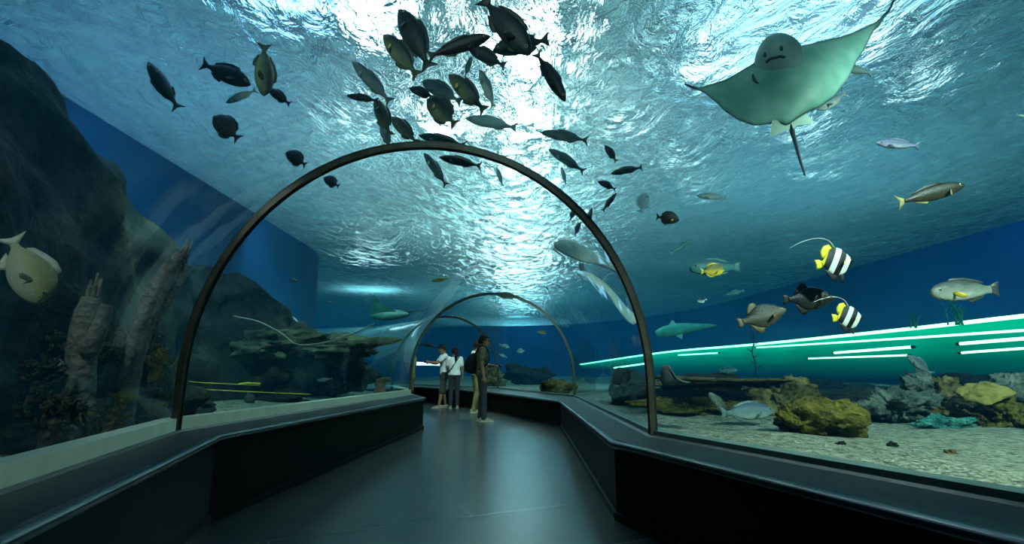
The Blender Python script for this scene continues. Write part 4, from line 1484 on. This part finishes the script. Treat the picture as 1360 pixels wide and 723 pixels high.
def make_ray():
    S = 2.833
    tipL, tipR = Vector((80, 316)), Vector((888, -22))
    ax = (tipR - tipL).normalized()
    nr = Vector((-ax.y, ax.x))                     # towards the tail
    org = (tipL + tipR) / 2
    lead = [(80, 314), (140, 330), (240, 298), (330, 246), (350, 232), (372, 205), (430, 190), (490, 182), (520, 172), (560, 164), (700, 130), (800, 84), (848, 38), (868, -4), (888, -24)]
    trail = [(80, 318), (112, 334), (150, 345), (190, 376), (240, 424), (290, 456), (350, 474), (410, 466), (470, 470), (540, 426), (590, 405), (640, 370), (690, 310), (740, 215), (805, 104), (850, 50), (884, -18), (888, -22)]
    prj = lambda pts: sorted([((Vector(p) - org).dot(ax), (Vector(p) - org).dot(nr)) for p in pts])
    lt, tt = prj(lead), prj(trail)
    half = (tipR - tipL).length / 2
    Y0 = 3.25
    nu, nv = 81, 25

    def place(u, v, extra):
        q = org + ax * u + nr * v
        s = u / half
        Yd = Y0 + .30 * s * s + .10 * s - .12 * (v / 200) + extra
        return at(880 + q.x / S, q.y / S, Yd)
    lower, upper, rim = [], [], []
    for i in range(nu):
        s = -1 + 2 * i / (nu - 1)
        u = half * (abs(s) ** .85) * (1 if s > 0 else -1)
        a, b = lerp_table(lt, u), lerp_table(tt, u)
        if b - a < 2:
            b = a + 2
        for j in range(nv):
            t = j / (nv - 1)
            v = a + (b - a) * t
            th = .17 * math.exp(-(s / .28) ** 2) + .035
            k = math.sin(PI * min(1, max(0, t))) ** .6 * th * min(1, (b - a) / 60)
            lower.append(place(u, v, -k * .55))
            upper.append(place(u, v, k * .6))
            e = min(t, 1 - t) * (b - a)
            rim.append(max(0, 1 - e / 9) ** 1.0 * .9 + (.75 * max(0, abs(s) - .86) / .14 if abs(s) > .86 else 0))
    base = place(0, 0, 0)
    t = empty('eagle_ray', base)
    tag(t, 'large pale eagle ray seen from below gliding at the upper right', 'ray')
    F = grid_faces(nu, nv)
    n = len(lower)
    me = raw_mesh([p - base for p in lower], F, M_RAY, True, 'disc')
    at_ = me.attributes.new('rim', 'FLOAT', 'POINT')
    for i, r in enumerate(rim):
        at_.data[i].value = min(1, r)
    link('belly', me, t)
    link('back', raw_mesh([p - base for p in upper], [tuple(reversed(f)) for f in F], M_RAYDARK, True, 'back'), t)
    # head
    bm = bmesh.new()
    hc = at(880 + 432 / S, 208 / S, Y0 - .075) - base
    bmesh.ops.create_icosphere(bm, subdivisions=4, radius=1.0)
    axh = (at(880 + 470 / S, 330 / S, Y0) - at(880 + 418 / S, 140 / S, Y0 - .03)).normalized()
    vw = (hc + base - Vector((0, 0, CAM_H))).normalized()
    sd = axh.cross(vw).normalized()
    dp = sd.cross(axh).normalized()
    for v in bm.verts:
        p = v.co.copy()
        k = 1 - .22 * max(0, -p.y) + .10 * max(0, p.y)
        v.co = hc + sd * p.x * .150 * k + axh * (p.y * (.150 if p.y < 0 else .26)) + dp * p.z * .14 * (1 - .35 * max(0, p.y))
    hd = obj('head', bm, noisy('ray_head', H(140, 172, 170), H(176, 204, 196), 6, .5), t)
    dark = noisy('ray_face_dark', H(44, 66, 66), H(60, 84, 82), 6, .5)

    def onhead(x, y, lift=.004):
        """point of the head's underside below pixel x, y of the ray's own drawing"""
        o = Vector((0, 0, CAM_H))
        d = (at(880 + x / S, y / S, 3.0) - o).normalized()
        q = o + d * ((hc + base - o).length - .02)
        u = q - (hc + base)
        px, py = u.dot(sd) / .15, u.dot(axh) / (.15 if u.dot(axh) < 0 else .26)
        z = .14 * math.sqrt(max(.02, 1 - px * px - py * py)) * (1 - .35 * max(0, py))
        return hc + sd * u.dot(sd) + axh * u.dot(axh) - dp * (z + lift)
    bm = bmesh.new()
    P = [onhead(x, y, .0) for x, y in ((396, 254), (412, 243), (430, 240), (448, 236), (466, 238))]
    bm_tube(bm, smooth_path(P, 4), .0085, 6)
    obj('mouth', bm, dark, hd)
    for (x, y) in ((391, 224), (452, 204)):
        bm = bmesh.new()
        bm_ball(bm, onhead(x, y, -.004), .016, 2, (.7, .8, 1.3))
        obj('nostril', bm, dark, hd)
    for k, pts in enumerate(([(530, 235), (524, 262), (512, 292)], [(338, 280), (350, 305), (366, 322)])):
        bm = bmesh.new()
        bm_tube(bm, smooth_path([at(880 + x / S, y / S, Y0 - .085) - base for x, y in pts], 5), .008, 6)
        obj('gill_slits', bm, dark, t)
    # pelvic fins and tail
    def flat(pts, Yd, name, m):
        bm = bmesh.new()
        r1 = [bm.verts.new(at(880 + x / S, y / S, Yd) - base) for x, y in pts]
        r2 = [bm.verts.new(at(880 + x / S, y / S, Yd + .03) - base) for x, y in pts]
        bm.faces.new(r1)
        bm.faces.new(list(reversed(r2)))
        for i in range(len(pts)):
            j = (i + 1) % len(pts)
            bm.faces.new((r1[i], r2[i], r2[j], r1[j]))
        return obj(name, bm, m, t, False)
    pel = noisy('ray_fin', H(110, 158, 140), H(134, 178, 158), 6, .5)
    flat([(412, 452), (404, 516), (440, 504), (462, 492), (478, 488), (482, 460)], Y0 - .17, 'pelvic_fin', pel)
    flat([(482, 460), (492, 486), (506, 472), (545, 468), (572, 460), (536, 420)], Y0 - .17, 'pelvic_fin', pel)
    bm = bmesh.new()
    P = smooth_path([at(880 + x / S, y / S, Y0 - .10 - .05 * k) - base for k, (x, y) in enumerate(((478, 462), (486, 490), (500, 540), (516, 600), (536, 662)))], 5)
    bm_tube(bm, P, [.020 * (1 - i / (len(P) + 6)) for i in range(len(P))], 8)
    obj('tail', bm, M_RAYDARK, t)


make_ray()


# ------------------------------------------------------------------ flat gliders drawn from their outline
def glider(name, pts, Y, th, m, label, cat, dy=None, finpts=None):
    """flattened fish: outline filled and swollen towards its middle"""
    P2 = [Vector((x, y)) for x, y in pts]
    c2 = sum(P2, Vector((0, 0))) / len(P2)
    base = at(c2.x, c2.y, Y)
    dy = dy or (lambda x, y: 0)
    bm = bmesh.new()
    levels = [(1, 0), (.85, .55), (.6, .85), (.3, 1.0)]
    sides = []
    for s in (-1, 1):
        rows = []
        for k, h in levels:
            rows.append([bm.verts.new(at(*(c2 + (p - c2) * k), Y + dy(*(c2 + (p - c2) * k)) + s * (h * th + .004)) - base) for p in P2])
        n = len(P2)
        for a, b in zip(rows[:-1], rows[1:]):
            for i in range(n):
                bm.faces.new((a[i], a[(i + 1) % n], b[(i + 1) % n], b[i]))
        bm.faces.new(rows[-1])
        sides.append(rows[0])
    for i in range(n):
        bm.faces.new((sides[0][i], sides[0][(i + 1) % n], sides[1][(i + 1) % n], sides[1][i]))
    t = empty(name, base)
    tag(t, label, cat)
    obj('body', bm, m, t)
    return t, base


def crop7(pts):
    return [(700 + x / 3.013, 180 + y / 3.013) for x, y in pts]


def dens(pts, n=3, closed=True):
    P = [Vector((x, y, 0)) for x, y in pts]
    P = P + [P[0]]
    return [(v.x, v.y) for v in smooth_path(P, n)[:-1]]


M_REFLECT = noisy('pale_glass_reflection', H(176, 190, 186), H(214, 222, 214), 5, .5)
M_TEALG = noisy('teal_guitarfish_skin', H(30, 120, 112), H(56, 150, 134), 5, .5)
t, b = glider('guitarfish_or_reflection', dens(crop7([(105, 430), (150, 415), (205, 430), (260, 462), (325, 502), (385, 545), (402, 562), (350, 545), (290, 522), (220, 507), (150, 478), (112, 452)])), 7.0, .05, M_REFLECT,  # reflection on the acrylic, shaped as a pale fish-like body
              'pale reflection on the glass inside the right side of the big ring, upper one', 'ray', dy=lambda x, y: (x - 780) * .012)
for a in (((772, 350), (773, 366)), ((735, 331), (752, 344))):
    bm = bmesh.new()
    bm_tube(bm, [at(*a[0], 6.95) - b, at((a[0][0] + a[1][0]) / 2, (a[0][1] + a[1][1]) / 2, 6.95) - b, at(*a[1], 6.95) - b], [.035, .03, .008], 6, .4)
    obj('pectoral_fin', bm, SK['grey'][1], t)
t, b = glider('guitarfish_or_reflection', dens(crop7([(205, 540), (255, 552), (305, 582), (355, 634), (402, 690), (440, 730), (425, 760), (385, 728), (345, 668), (310, 622), (260, 582), (215, 556)])), 7.0, .05, M_REFLECT,  # second acrylic reflection, added as a solid pale shape
              'pale reflection on the glass inside the right side of the big ring, lower one', 'ray', dy=lambda x, y: (x - 810) * .012)
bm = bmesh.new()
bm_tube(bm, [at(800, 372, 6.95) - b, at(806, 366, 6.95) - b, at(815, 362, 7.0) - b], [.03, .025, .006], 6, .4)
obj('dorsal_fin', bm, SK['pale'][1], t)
t, b = glider('guitarfish_or_reflection', dens([(870, 440), (880, 434), (890, 432), (902, 429.5), (925, 430), (953, 431.6), (930, 439), (908, 443.5), (896, 447), (884, 447.5), (872, 447)], 2), 9.5, .08, M_TEALG,
              'flat teal guitarfish gliding right of the big ring above the green light', 'ray', dy=lambda x, y: (x - 900) * .01)
for poly in (((886, 434), (893, 425), (899, 431)), ((896, 446), (906, 451), (907, 443))):
    bm = bmesh.new()
    r1 = [bm.verts.new(at(x, y, 9.5) - b) for x, y in poly]
    r2 = [bm.verts.new(at(x, y, 9.53) - b) for x, y in poly]
    bm.faces.new(r1)
    bm.faces.new(r2)
    for i in range(3):
        bm.faces.new((r1[i], r1[(i + 1) % 3], r2[(i + 1) % 3], r2[i]))
    obj('fin', bm, M_TEALG, t, False)
# ray with a raised wing on the left
t, b = glider('stingray', dens([(490, 420), (500, 413), (520, 411), (535, 413), (545, 418), (530, 424), (505, 426)], 2), 10.8, .10, SK['teal'][1], 'teal ray with one wing raised beyond the left glass, under the pale glare', 'ray')
bm = bmesh.new()
W = dens([(494.5, 390), (500, 397), (508, 404), (518, 410), (526, 415), (510, 418), (494, 419), (495, 405)], 2)
r1 = [bm.verts.new(at(x, y, 10.75 - .01 * (419 - y)) - b) for x, y in W]
r2 = [bm.verts.new(at(x, y, 10.80 - .01 * (419 - y)) - b) for x, y in W]
bm.faces.new(r1)
bm.faces.new(r2)
for i in range(len(W)):
    j = (i + 1) % len(W)
    bm.faces.new((r1[i], r1[j], r2[j], r2[i]))
obj('wing', bm, SK['teal'][1], t, False)
bm = bmesh.new()
bm_tube(bm, [at(x, y, 10.8) - b for x, y in ((540, 415), (552, 413), (566, 412.5))], [.02, .014, .006], 6)
obj('tail', bm, SK['dark'][1], t)
# dark eel-like ray edge by the right ring foot
t, b = glider('stingray', dens([(877, 488), (886, 484), (893, 490), (899, 500), (908, 506), (917, 508), (910, 512), (896, 511), (884, 513), (878, 509)], 2), 5.6, .05, SK['dark'][1], 'dark ray with a pale rim lying against the rock right of the big ring foot', 'ray')
bm = bmesh.new()
bm_tube(bm, smooth_path([at(x, y, 5.53) - b for x, y in ((886, 485), (892, 492), (898, 502), (907, 507), (916, 508))], 4), .012, 6, .6)
obj('rim', bm, SK['grey'][1], t)
# ------------------------------------------------------------------ people
M_SKINP = noisy('skin', hexc(120, 84, 60), hexc(146, 104, 76), 14, .55)
M_HAIR = noisy('black_hair', (.006, .005, .005, 1), (.010, .009, .008, 1), 40, .7, spec=.12)
M_TEEWHITE = noisy('white_cotton', hexc(200, 204, 200), hexc(226, 228, 222), 8, .85, bump=.2, bscale=14)
M_TEEOLIVE = noisy('olive_print_cotton', hexc(58, 58, 42), hexc(104, 100, 74), 9, .85, bump=.2, bscale=14)
M_TEEKHAKI = noisy('khaki_cotton', hexc(120, 112, 76), hexc(150, 140, 96), 9, .85)
M_JEANS = noisy('dark_denim', hexc(16, 22, 28), hexc(34, 42, 50), 16, .85, bump=.2, bscale=20)
M_KHAKI = noisy('khaki_trousers', hexc(78, 78, 46), hexc(132, 128, 74), 5, .85, bump=.2, bscale=14)
M_SHORTS = noisy('dark_shorts', hexc(26, 28, 24), hexc(52, 52, 42), 8, .85)
M_SHOE = noisy('grey_shoes', hexc(104, 104, 92), hexc(150, 148, 130), 10, .6)
M_SOLE = noisy('pale_sole', hexc(150, 150, 140), hexc(180, 178, 166), 10, .6)
M_BAG = noisy('black_nylon', (.006, .007, .008, 1), (.010, .011, .012, 1), 20, .8, spec=.1)


def cap_tube(bm, pts, radii, seg=12, flat=1.0):
    """tapered limb with rounded ends"""
    pts = [Vector(p) for p in pts]
    bm_tube(bm, pts, radii, seg, flat)
    for p, r in ((pts[0], radii[0]), (pts[-1], radii[-1])):
        bm_ball(bm, p, r * .99, 2)


def torso_rings(lo, hi, grow, lean=0.0, seg=20, hips=.158, chest=.175, depth=1.0):
    rows = []
    prof = [(.86, .085, hips * .88), (.92, .108, hips), (1.00, .105, hips * .97), (1.08, .095, .138), (1.16, .103, .148), (1.26, .115, chest), (1.34, .112, chest * 1.03), (1.39, .095, chest * .98), (1.425, .068, chest * .60), (1.455, .052, .062)]
    for z, rx, ry in prof:
        if z < lo - 1e-6 or z > hi + 1e-6:
            continue
        cx = lean * max(0, (z - .92)) - .01
        rows.append([Vector((cx + (rx * depth + grow) * math.cos(a), (ry + grow) * math.sin(a), z)) for a in [2 * PI * k / seg for k in range(seg)]])
    return rows


def remesh(o, vox, it=3):
    m = o.modifiers.new('surface', 'REMESH')
    m.mode = 'VOXEL'
    m.voxel_size = vox
    m.use_smooth_shade = True
    s = o.modifiers.new('soften', 'SMOOTH')
    s.factor = .5
    s.iterations = it


def hand(bm, wrist, d, palm_n, curl=.5, side=1):
    """palm and five separate bent fingers; d = along the hand, palm_n = out of the palm"""
    d = d.normalized()
    palm_n = (palm_n - d * palm_n.dot(d)).normalized()
    s = d.cross(palm_n).normalized() * side
    rows = []
    for k, (t, w) in enumerate(((0, .026), (.03, .034), (.06, .041), (.088, .040))):
        c = wrist + d * t
        rows.append([c + s * w * math.cos(a) + palm_n * .015 * math.sin(a) for a in [2 * PI * q / 12 for q in range(12)]])
    bm_loft(bm, rows)
    for i, (off, ln) in enumerate(((.030, .066), (.010, .078), (-.010, .072), (-.029, .056))):
        p = wrist + d * .082 + s * off
        pts = [p]
        ang = 0
        for seg_l in (.45, .32, .25):
            ang += curl * .75
            p = p + (d * math.cos(ang) + palm_n * math.sin(ang)) * ln * seg_l
            pts.append(p)
        bm_tube(bm, pts, [.0098, .0092, .0085, .0072], 8)
    p = wrist + d * .025 + s * .028
    bm_tube(bm, [p, p + d * .028 + s * .024 + palm_n * .008, p + d * .056 + s * .026 + palm_n * .022], [.012, .0105, .008], 8)


def person(loc, yaw, k, pose, label, top, bottom, group=None, long_hair=False, female=False, shorts=False):
    t = empty('person', loc)
    t.rotation_euler = (0, 0, yaw)
    t.scale = (k, k, k)
    tag(t, label, 'person', group)
    lean = pose.get('lean', 0.0)
    hips, chest = (.165, .155) if female else (.155, .178)
    sh_w = .168 if female else .195
    V = lambda *a: Vector(a)
    sx = lean * .47 - .01
    S = {1: V(sx, sh_w, 1.385), -1: V(sx, -sh_w, 1.385)}
    hipj = {1: V(0, .088, .90), -1: V(0, -.088, .90)}
    arms = {s: [S[s]] + [V(*p) for p in pose['arm'][s]] for s in (1, -1)}
    legs = {s: [hipj[s]] + [V(*p) for p in pose['leg'][s]] for s in (1, -1)}
    nod = pose.get('nod', 0.0)
    turn = pose.get('turn', 0.0)
    hc = V(lean * .62 + .015 + .05 * nod, 0, 1.575 - .03 * nod)
    HR = Matrix.Translation(hc) @ Matrix.Rotation(turn, 4, 'Z') @ Matrix.Rotation(nod, 4, 'Y')
    # ---- body
    bm = bmesh.new()
    bm_loft(bm, torso_rings(.86, 1.46, 0, lean, hips=hips, chest=chest))
    cap_tube(bm, [V(lean * .5 - .01, 0, 1.40), V(lean * .58, 0, 1.50)], [.062, .054], 14)
    bm_ball(bm, (0, 0, 0), 1, 3, (.092, .076, .115), HR.copy())
    bm_ball(bm, (0, 0, 0), 1, 2, (.062, .054, .06), HR @ Matrix.Translation(V(.034, 0, -.066)))        # jaw
    bm_ball(bm, (0, 0, 0), 1, 2, (.022, .014, .026), HR @ Matrix.Translation(V(.096, 0, -.016)))       # nose
    bm_ball(bm, (0, 0, 0), 1, 2, (.012, .026, .010), HR @ Matrix.Translation(V(.088, 0, -.060)))       # lips
    for s in (1, -1):
        bm_ball(bm, (0, 0, 0), 1, 2, (.020, .012, .030), HR @ Matrix.Translation(V(-.004, s * .078, -.012)))
        a = arms[s]
        cap_tube(bm, [a[0], a[0].lerp(a[1], .5), a[1]], [.054, .046, .038], 12)
        cap_tube(bm, [a[1], a[1].lerp(a[2], .35), a[2]], [.039, .037, .025], 12)
        d = (a[2] - a[1]).normalized()
        pn = V(*pose.get('palm', {}).get(s, (0, -s, 0)))
        hand(bm, a[2] - d * .01, d, pn, pose.get('curl', .45), s)
        l = legs[s]
        cap_tube(bm, [l[0], l[0].lerp(l[1], .5), l[1]], [.088, .072, .054], 14)
        cap_tube(bm, [l[1], l[1].lerp(l[2], .3), l[1].lerp(l[2], .65), l[2]], [.054, .056, .044, .034], 14)
        fd = V(*pose.get('foot', {}).get(s, (1, 0, 0))).normalized()
        bm_tube(bm, [l[2] - fd * .05 + V(0, 0, -.035), l[2] + fd * .06 + V(0, 0, -.045), l[2] + fd * .15 + V(0, 0, -.055)], [.034, .036, .024], 10)
    body = obj('body', bm, M_SKINP, t)
    remesh(body, .0085, 2)
    # ---- shirt
    bm = bmesh.new()
    bm_loft(bm, torso_rings(.86 if not female else .92, 1.43, .016, lean, hips=hips, chest=chest, depth=1.04))
    for s in (1, -1):
        a = arms[s]
        e = a[0].lerp(a[1], .62)
        cap_tube(bm, [a[0], a[0].lerp(e, .5), e], [.070, .066, .060], 14)
    sh = obj('shirt', bm, top, t)
    remesh(sh, .012, 3)
    # ---- trousers
    bm = bmesh.new()
    bm_loft(bm, torso_rings(.86, 1.0, .012, lean, hips=hips, chest=chest))
    for s in (1, -1):
        l = legs[s]
        if shorts:
            q = l[1].lerp(l[2], .18)
            cap_tube(bm, [l[0], l[0].lerp(l[1], .5), l[1], q], [.100, .090, .080, .082], 14)
        else:
            q = l[2] + V(0, 0, -.01)
            cap_tube(bm, [l[0], l[0].lerp(l[1], .5), l[1], l[1].lerp(l[2], .45), q], [.098, .084, .068, .066, .060], 14)
    tr = obj('shorts' if shorts else 'trousers', bm, bottom, t)
    remesh(tr, .012, 3)
    # ---- shoes
    for s in (1, -1):
        l = legs[s][2]
        fd = V(*pose.get('foot', {}).get(s, (1, 0, 0))).normalized()
        side = V(-fd.y, fd.x, 0)
        bm = bmesh.new()
        rows = []
        for f, w, h in ((-.085, .020, .05), (-.07, .036, .085), (-.02, .040, .095), (.04, .043, .075), (.11, .046, .052), (.16, .038, .042), (.185, .016, .026)):
            c = V(l.x, l.y, 0) + fd * f
            rows.append([c + side * w * ca + V(0, 0, .018 + (h - .018) * max(0, sa) if sa > 0 else .018) for ca, sa in [(math.cos(2 * PI * q / 14), math.sin(2 * PI * q / 14)) for q in range(14)]])
        bm_loft(bm, rows)
        shoe = obj('shoe', bm, M_SHOE, t)
        bm = bmesh.new()
        rows = []
        for f, w in ((-.09, .022), (-.07, .039), (-.02, .041), (.04, .044), (.11, .049), (.165, .04), (.195, .016)):
            c = V(l.x, l.y, 0) + fd * f
            rows.append([c + side * w + V(0, 0, .002), c + side * w + V(0, 0, .022), c - side * w + V(0, 0, .022), c - side * w + V(0, 0, .002)])
        bm_loft(bm, rows)
        obj('sole', bm, M_SOLE, shoe, False)
    # ---- hair
    bm = bmesh.new()
    bmesh.ops.create_icosphere(bm, subdivisions=4, radius=1.0)
    dele = []
    for v in bm.verts:
        p = v.co
        front = p.x
        lim = -.45 if front < -.15 else (-.10 if front < .25 else .30 + (front - .25) * .35)
        n = noise.noise(p * 6) * .05
        if p.z < lim + n:
            dele.append(v)
        v.co = Vector((p.x * .110 - .004, p.y * .094, p.z * .136 + .006)) * (1 + .5 * n)
    bmesh.ops.delete(bm, geom=dele, context='VERTS')
    bmesh.ops.transform(bm, matrix=HR, verts=bm.verts[:])
    hair = obj('hair', bm, M_HAIR, t)
    so = hair.modifiers.new('thickness', 'SOLIDIFY')
    so.thickness = .016
    so.offset = 0.0
    if long_hair:
        bm = bmesh.new()
        P = smooth_path([HR @ V(-.085, 0, .05), HR @ V(-.13, 0, .0), HR @ V(-.135, .0, -.12), HR @ V(-.115, .01, -.24), HR @ V(-.11, .02, -.34)], 5)
        bm_tube(bm, P, [.030 + .016 * math.sin(PI * min(1, i / len(P) * 1.1)) for i in range(len(P))], 12)
        obj('ponytail', bm, M_HAIR, hair)
    for s in (1, -1):
        bm = bmesh.new()
        bm_ball(bm, (0, 0, 0), .012, 2, (.7, 1.1, .8), HR @ Matrix.Translation(V(.081, s * .031, .012)))
        obj('eye', bm, M_EYE, t)
    return t, HR


def P_arm(s, elbow, wrist):
    return [elbow, wrist]


# man in the olive shirt, facing right along the tunnel, left arm bent with a camera in hand
pose1 = dict(lean=.02, nod=.12, turn=.1,
             arm={1: [(.03, .235, 1.10), (.27, .13, 1.08)], -1: [(-.03, -.235, 1.10), (.02, -.235, .855)]},
             leg={1: [(.03, .095, .48), (-.02, .10, .085)], -1: [(.03, -.095, .48), (.03, -.11, .085)]},
             palm={1: (0, 0, -1), -1: (0, 1, 0)}, curl=.55)
p1, h1 = person((-.62, 10.66, 0), math.radians(8), 1.03, pose1, 'person in an olive shirt and dark jeans with a black backpack, facing right', M_TEEOLIVE, M_JEANS)
pose2 = dict(lean=.03, nod=.18, turn=.3,
             arm={1: [(.06, .22, 1.12), (.28, .12, 1.10)], -1: [(.05, -.22, 1.12), (.27, -.12, 1.08)]},
             leg={1: [(.05, .10, .48), (.05, .11, .085)], -1: [(.0, -.10, .48), (-.10, -.11, .085)]},
             palm={1: (0, -1, 0), -1: (0, 1, 0)}, curl=.6)
p2, h2 = person((-.90, 12.97, 0), math.radians(25), 1.055, pose2, 'person in a white shirt and khaki trousers, half hidden behind the backpack wearer', M_TEEWHITE, M_KHAKI)
pose3 = dict(lean=.02, nod=.1, turn=.25,
             arm={1: [(.05, .21, 1.12), (.20, .12, 1.02)], -1: [(-.02, -.225, 1.10), (.03, -.235, .86)]},
             leg={1: [(.02, .085, .48), (-.01, .09, .085)], -1: [(.03, -.085, .48), (.04, -.10, .085)]},
             palm={1: (0, -1, 0), -1: (0, 1, 0)}, curl=.5)
p3, h3 = person((-1.60, 14.3, 0), math.radians(98), .975, pose3, 'person with a long black ponytail in a white tee and dark jeans, back to us', M_TEEWHITE, M_JEANS, long_hair=True, female=True)
pose4 = dict(lean=.05, nod=.42, turn=.0,
             arm={1: [(.22, .20, 1.19), (.43, .08, 1.22)], -1: [(.20, -.20, 1.18), (.42, -.06, 1.21)]},
             leg={1: [(.06, .10, .49), (.14, .11, .085)], -1: [(.0, -.10, .48), (-.08, -.10, .085)]},
             palm={1: (0, -1, 0), -1: (0, 1, 0)}, curl=.75)
p4, h4 = person((-1.92, 14.55, 0), math.radians(198), 1.03, pose4, 'person in a white shirt and knee shorts holding a camera out to the left', M_TEEWHITE, M_SHORTS, shorts=True)
pose5 = dict(lean=.0, nod=.1, turn=.0,
             arm={1: [(.02, .23, 1.10), (.10, .22, .86)], -1: [(.02, -.23, 1.10), (.10, -.22, .86)]},
             leg={1: [(.03, .10, .48), (0, .10, .085)], -1: [(.02, -.10, .48), (0, -.10, .085)]}, curl=.4)
p5, h5 = person((-3.10, 15.6, 0), math.radians(150), 1.0, pose5, 'person in a khaki shirt, only a sliver showing past the end of the left bench', M_TEEKHAKI, M_SHORTS, shorts=True)


def in_person(p, k, yaw, v):
    return Vector(p) + Matrix.Rotation(yaw, 3, 'Z') @ (Vector(v) * k)


def carried(name, loc, yaw, k, label, cat):
    t = empty(name, loc)
    t.rotation_euler = (0, 0, yaw)
    t.scale = (k, k, k)
    return tag(t, label, cat)


# black backpack on the man in olive
t = carried('backpack', p1.location + Vector((0, 0, 0)), p1.rotation_euler.z, 1.03, 'black backpack hanging low on the back of the person in the olive shirt', 'backpack')
bm = bmesh.new()
rows = []
for z, dx, w, x0 in ((.92, .05, .10, -.17), (.95, .10, .13, -.19), (1.05, .13, .145, -.20), (1.18, .12, .14, -.19), (1.28, .09, .12, -.17), (1.33, .04, .08, -.15)):
    rows.append([Vector((x0 - dx * .25 + dx * math.cos(a) * (.9 if math.cos(a) > 0 else 1), w * math.copysign(abs(math.sin(a)) ** .7, math.sin(a)), z)) for a in [2 * PI * q / 20 for q in range(20)]])
bm_loft(bm, rows)
obj('bag', bm, M_BAG, t)
bm = bmesh.new()
bm_loft(bm, [[Vector((-.33 + .03 * math.cos(a), .10 * math.sin(a), z)) for a in [2 * PI * q / 14 for q in range(14)]] for z in (.97, 1.0, 1.10, 1.13)])
obj('front_pocket', bm, M_BAG, t)
for s in (1, -1):
    bm = bmesh.new()
    bm_tube(bm, smooth_path([(-.15, s * .10, 1.30), (-.05, s * .125, 1.47), (.06, s * .13, 1.44), (.125, s * .14, 1.30), (.09, s * .165, 1.12), (-.10, s * .14, 1.0)], 6), .020, 8, .55)
    obj('strap', bm, M_BAG, t)
# cameras in hands
def handheld(loc, yaw, label):
    t = empty('camera', loc)
    t.rotation_euler = (0, 0, yaw)
    tag(t, label, 'camera')
    bm = bmesh.new()
    bm_box(bm, (0, 0, 0), (.035, .11, .07))
    bmesh.ops.bevel(bm, geom=bm.edges[:], offset=.006, segments=2, affect='EDGES')
    obj('body', bm, M_BAG, t)
    bm = bmesh.new()
    bm_tube(bm, [(.015, 0, 0), (.035, 0, 0), (.045, 0, 0)], [.026, .025, .02], 14)
    obj('lens', bm, M_GASKET, t)


handheld(in_person((-.62, 10.66, 0), 1.03, math.radians(8), (.36, .115, 1.075)), math.radians(8), 'small dark camera in the hand of the person in the olive shirt')
handheld(in_person((-1.92, 14.55, 0), 1.03, math.radians(198), (.53, .01, 1.225)), math.radians(198), 'small dark camera held out by the person in knee shorts')
# sling bag of the woman
t = carried('sling_bag', p3.location.copy(), p3.rotation_euler.z, .975, 'small black bag slung across the person with the ponytail', 'bag')
bm = bmesh.new()
bm_tube(bm, smooth_path([(-.01, -.13, 1.46), (-.115, -.08, 1.36), (-.135, .03, 1.20), (-.125, .13, 1.06), (-.05, .20, .99), (.05, .20, 1.0), (.13, .10, 1.16), (.135, -.03, 1.32), (.06, -.12, 1.44), (-.01, -.13, 1.46)], 6), .014, 8, .5)
obj('strap', bm, M_BAG, t)
bm = bmesh.new()
bm_loft(bm, [[Vector((.02 + .085 * math.cos(a), .235 + .035 * math.sin(a), z)) for a in [2 * PI * q / 16 for q in range(16)]] for z in (.84, .855, .96, .985)])
obj('bag', bm, M_BAG, t)
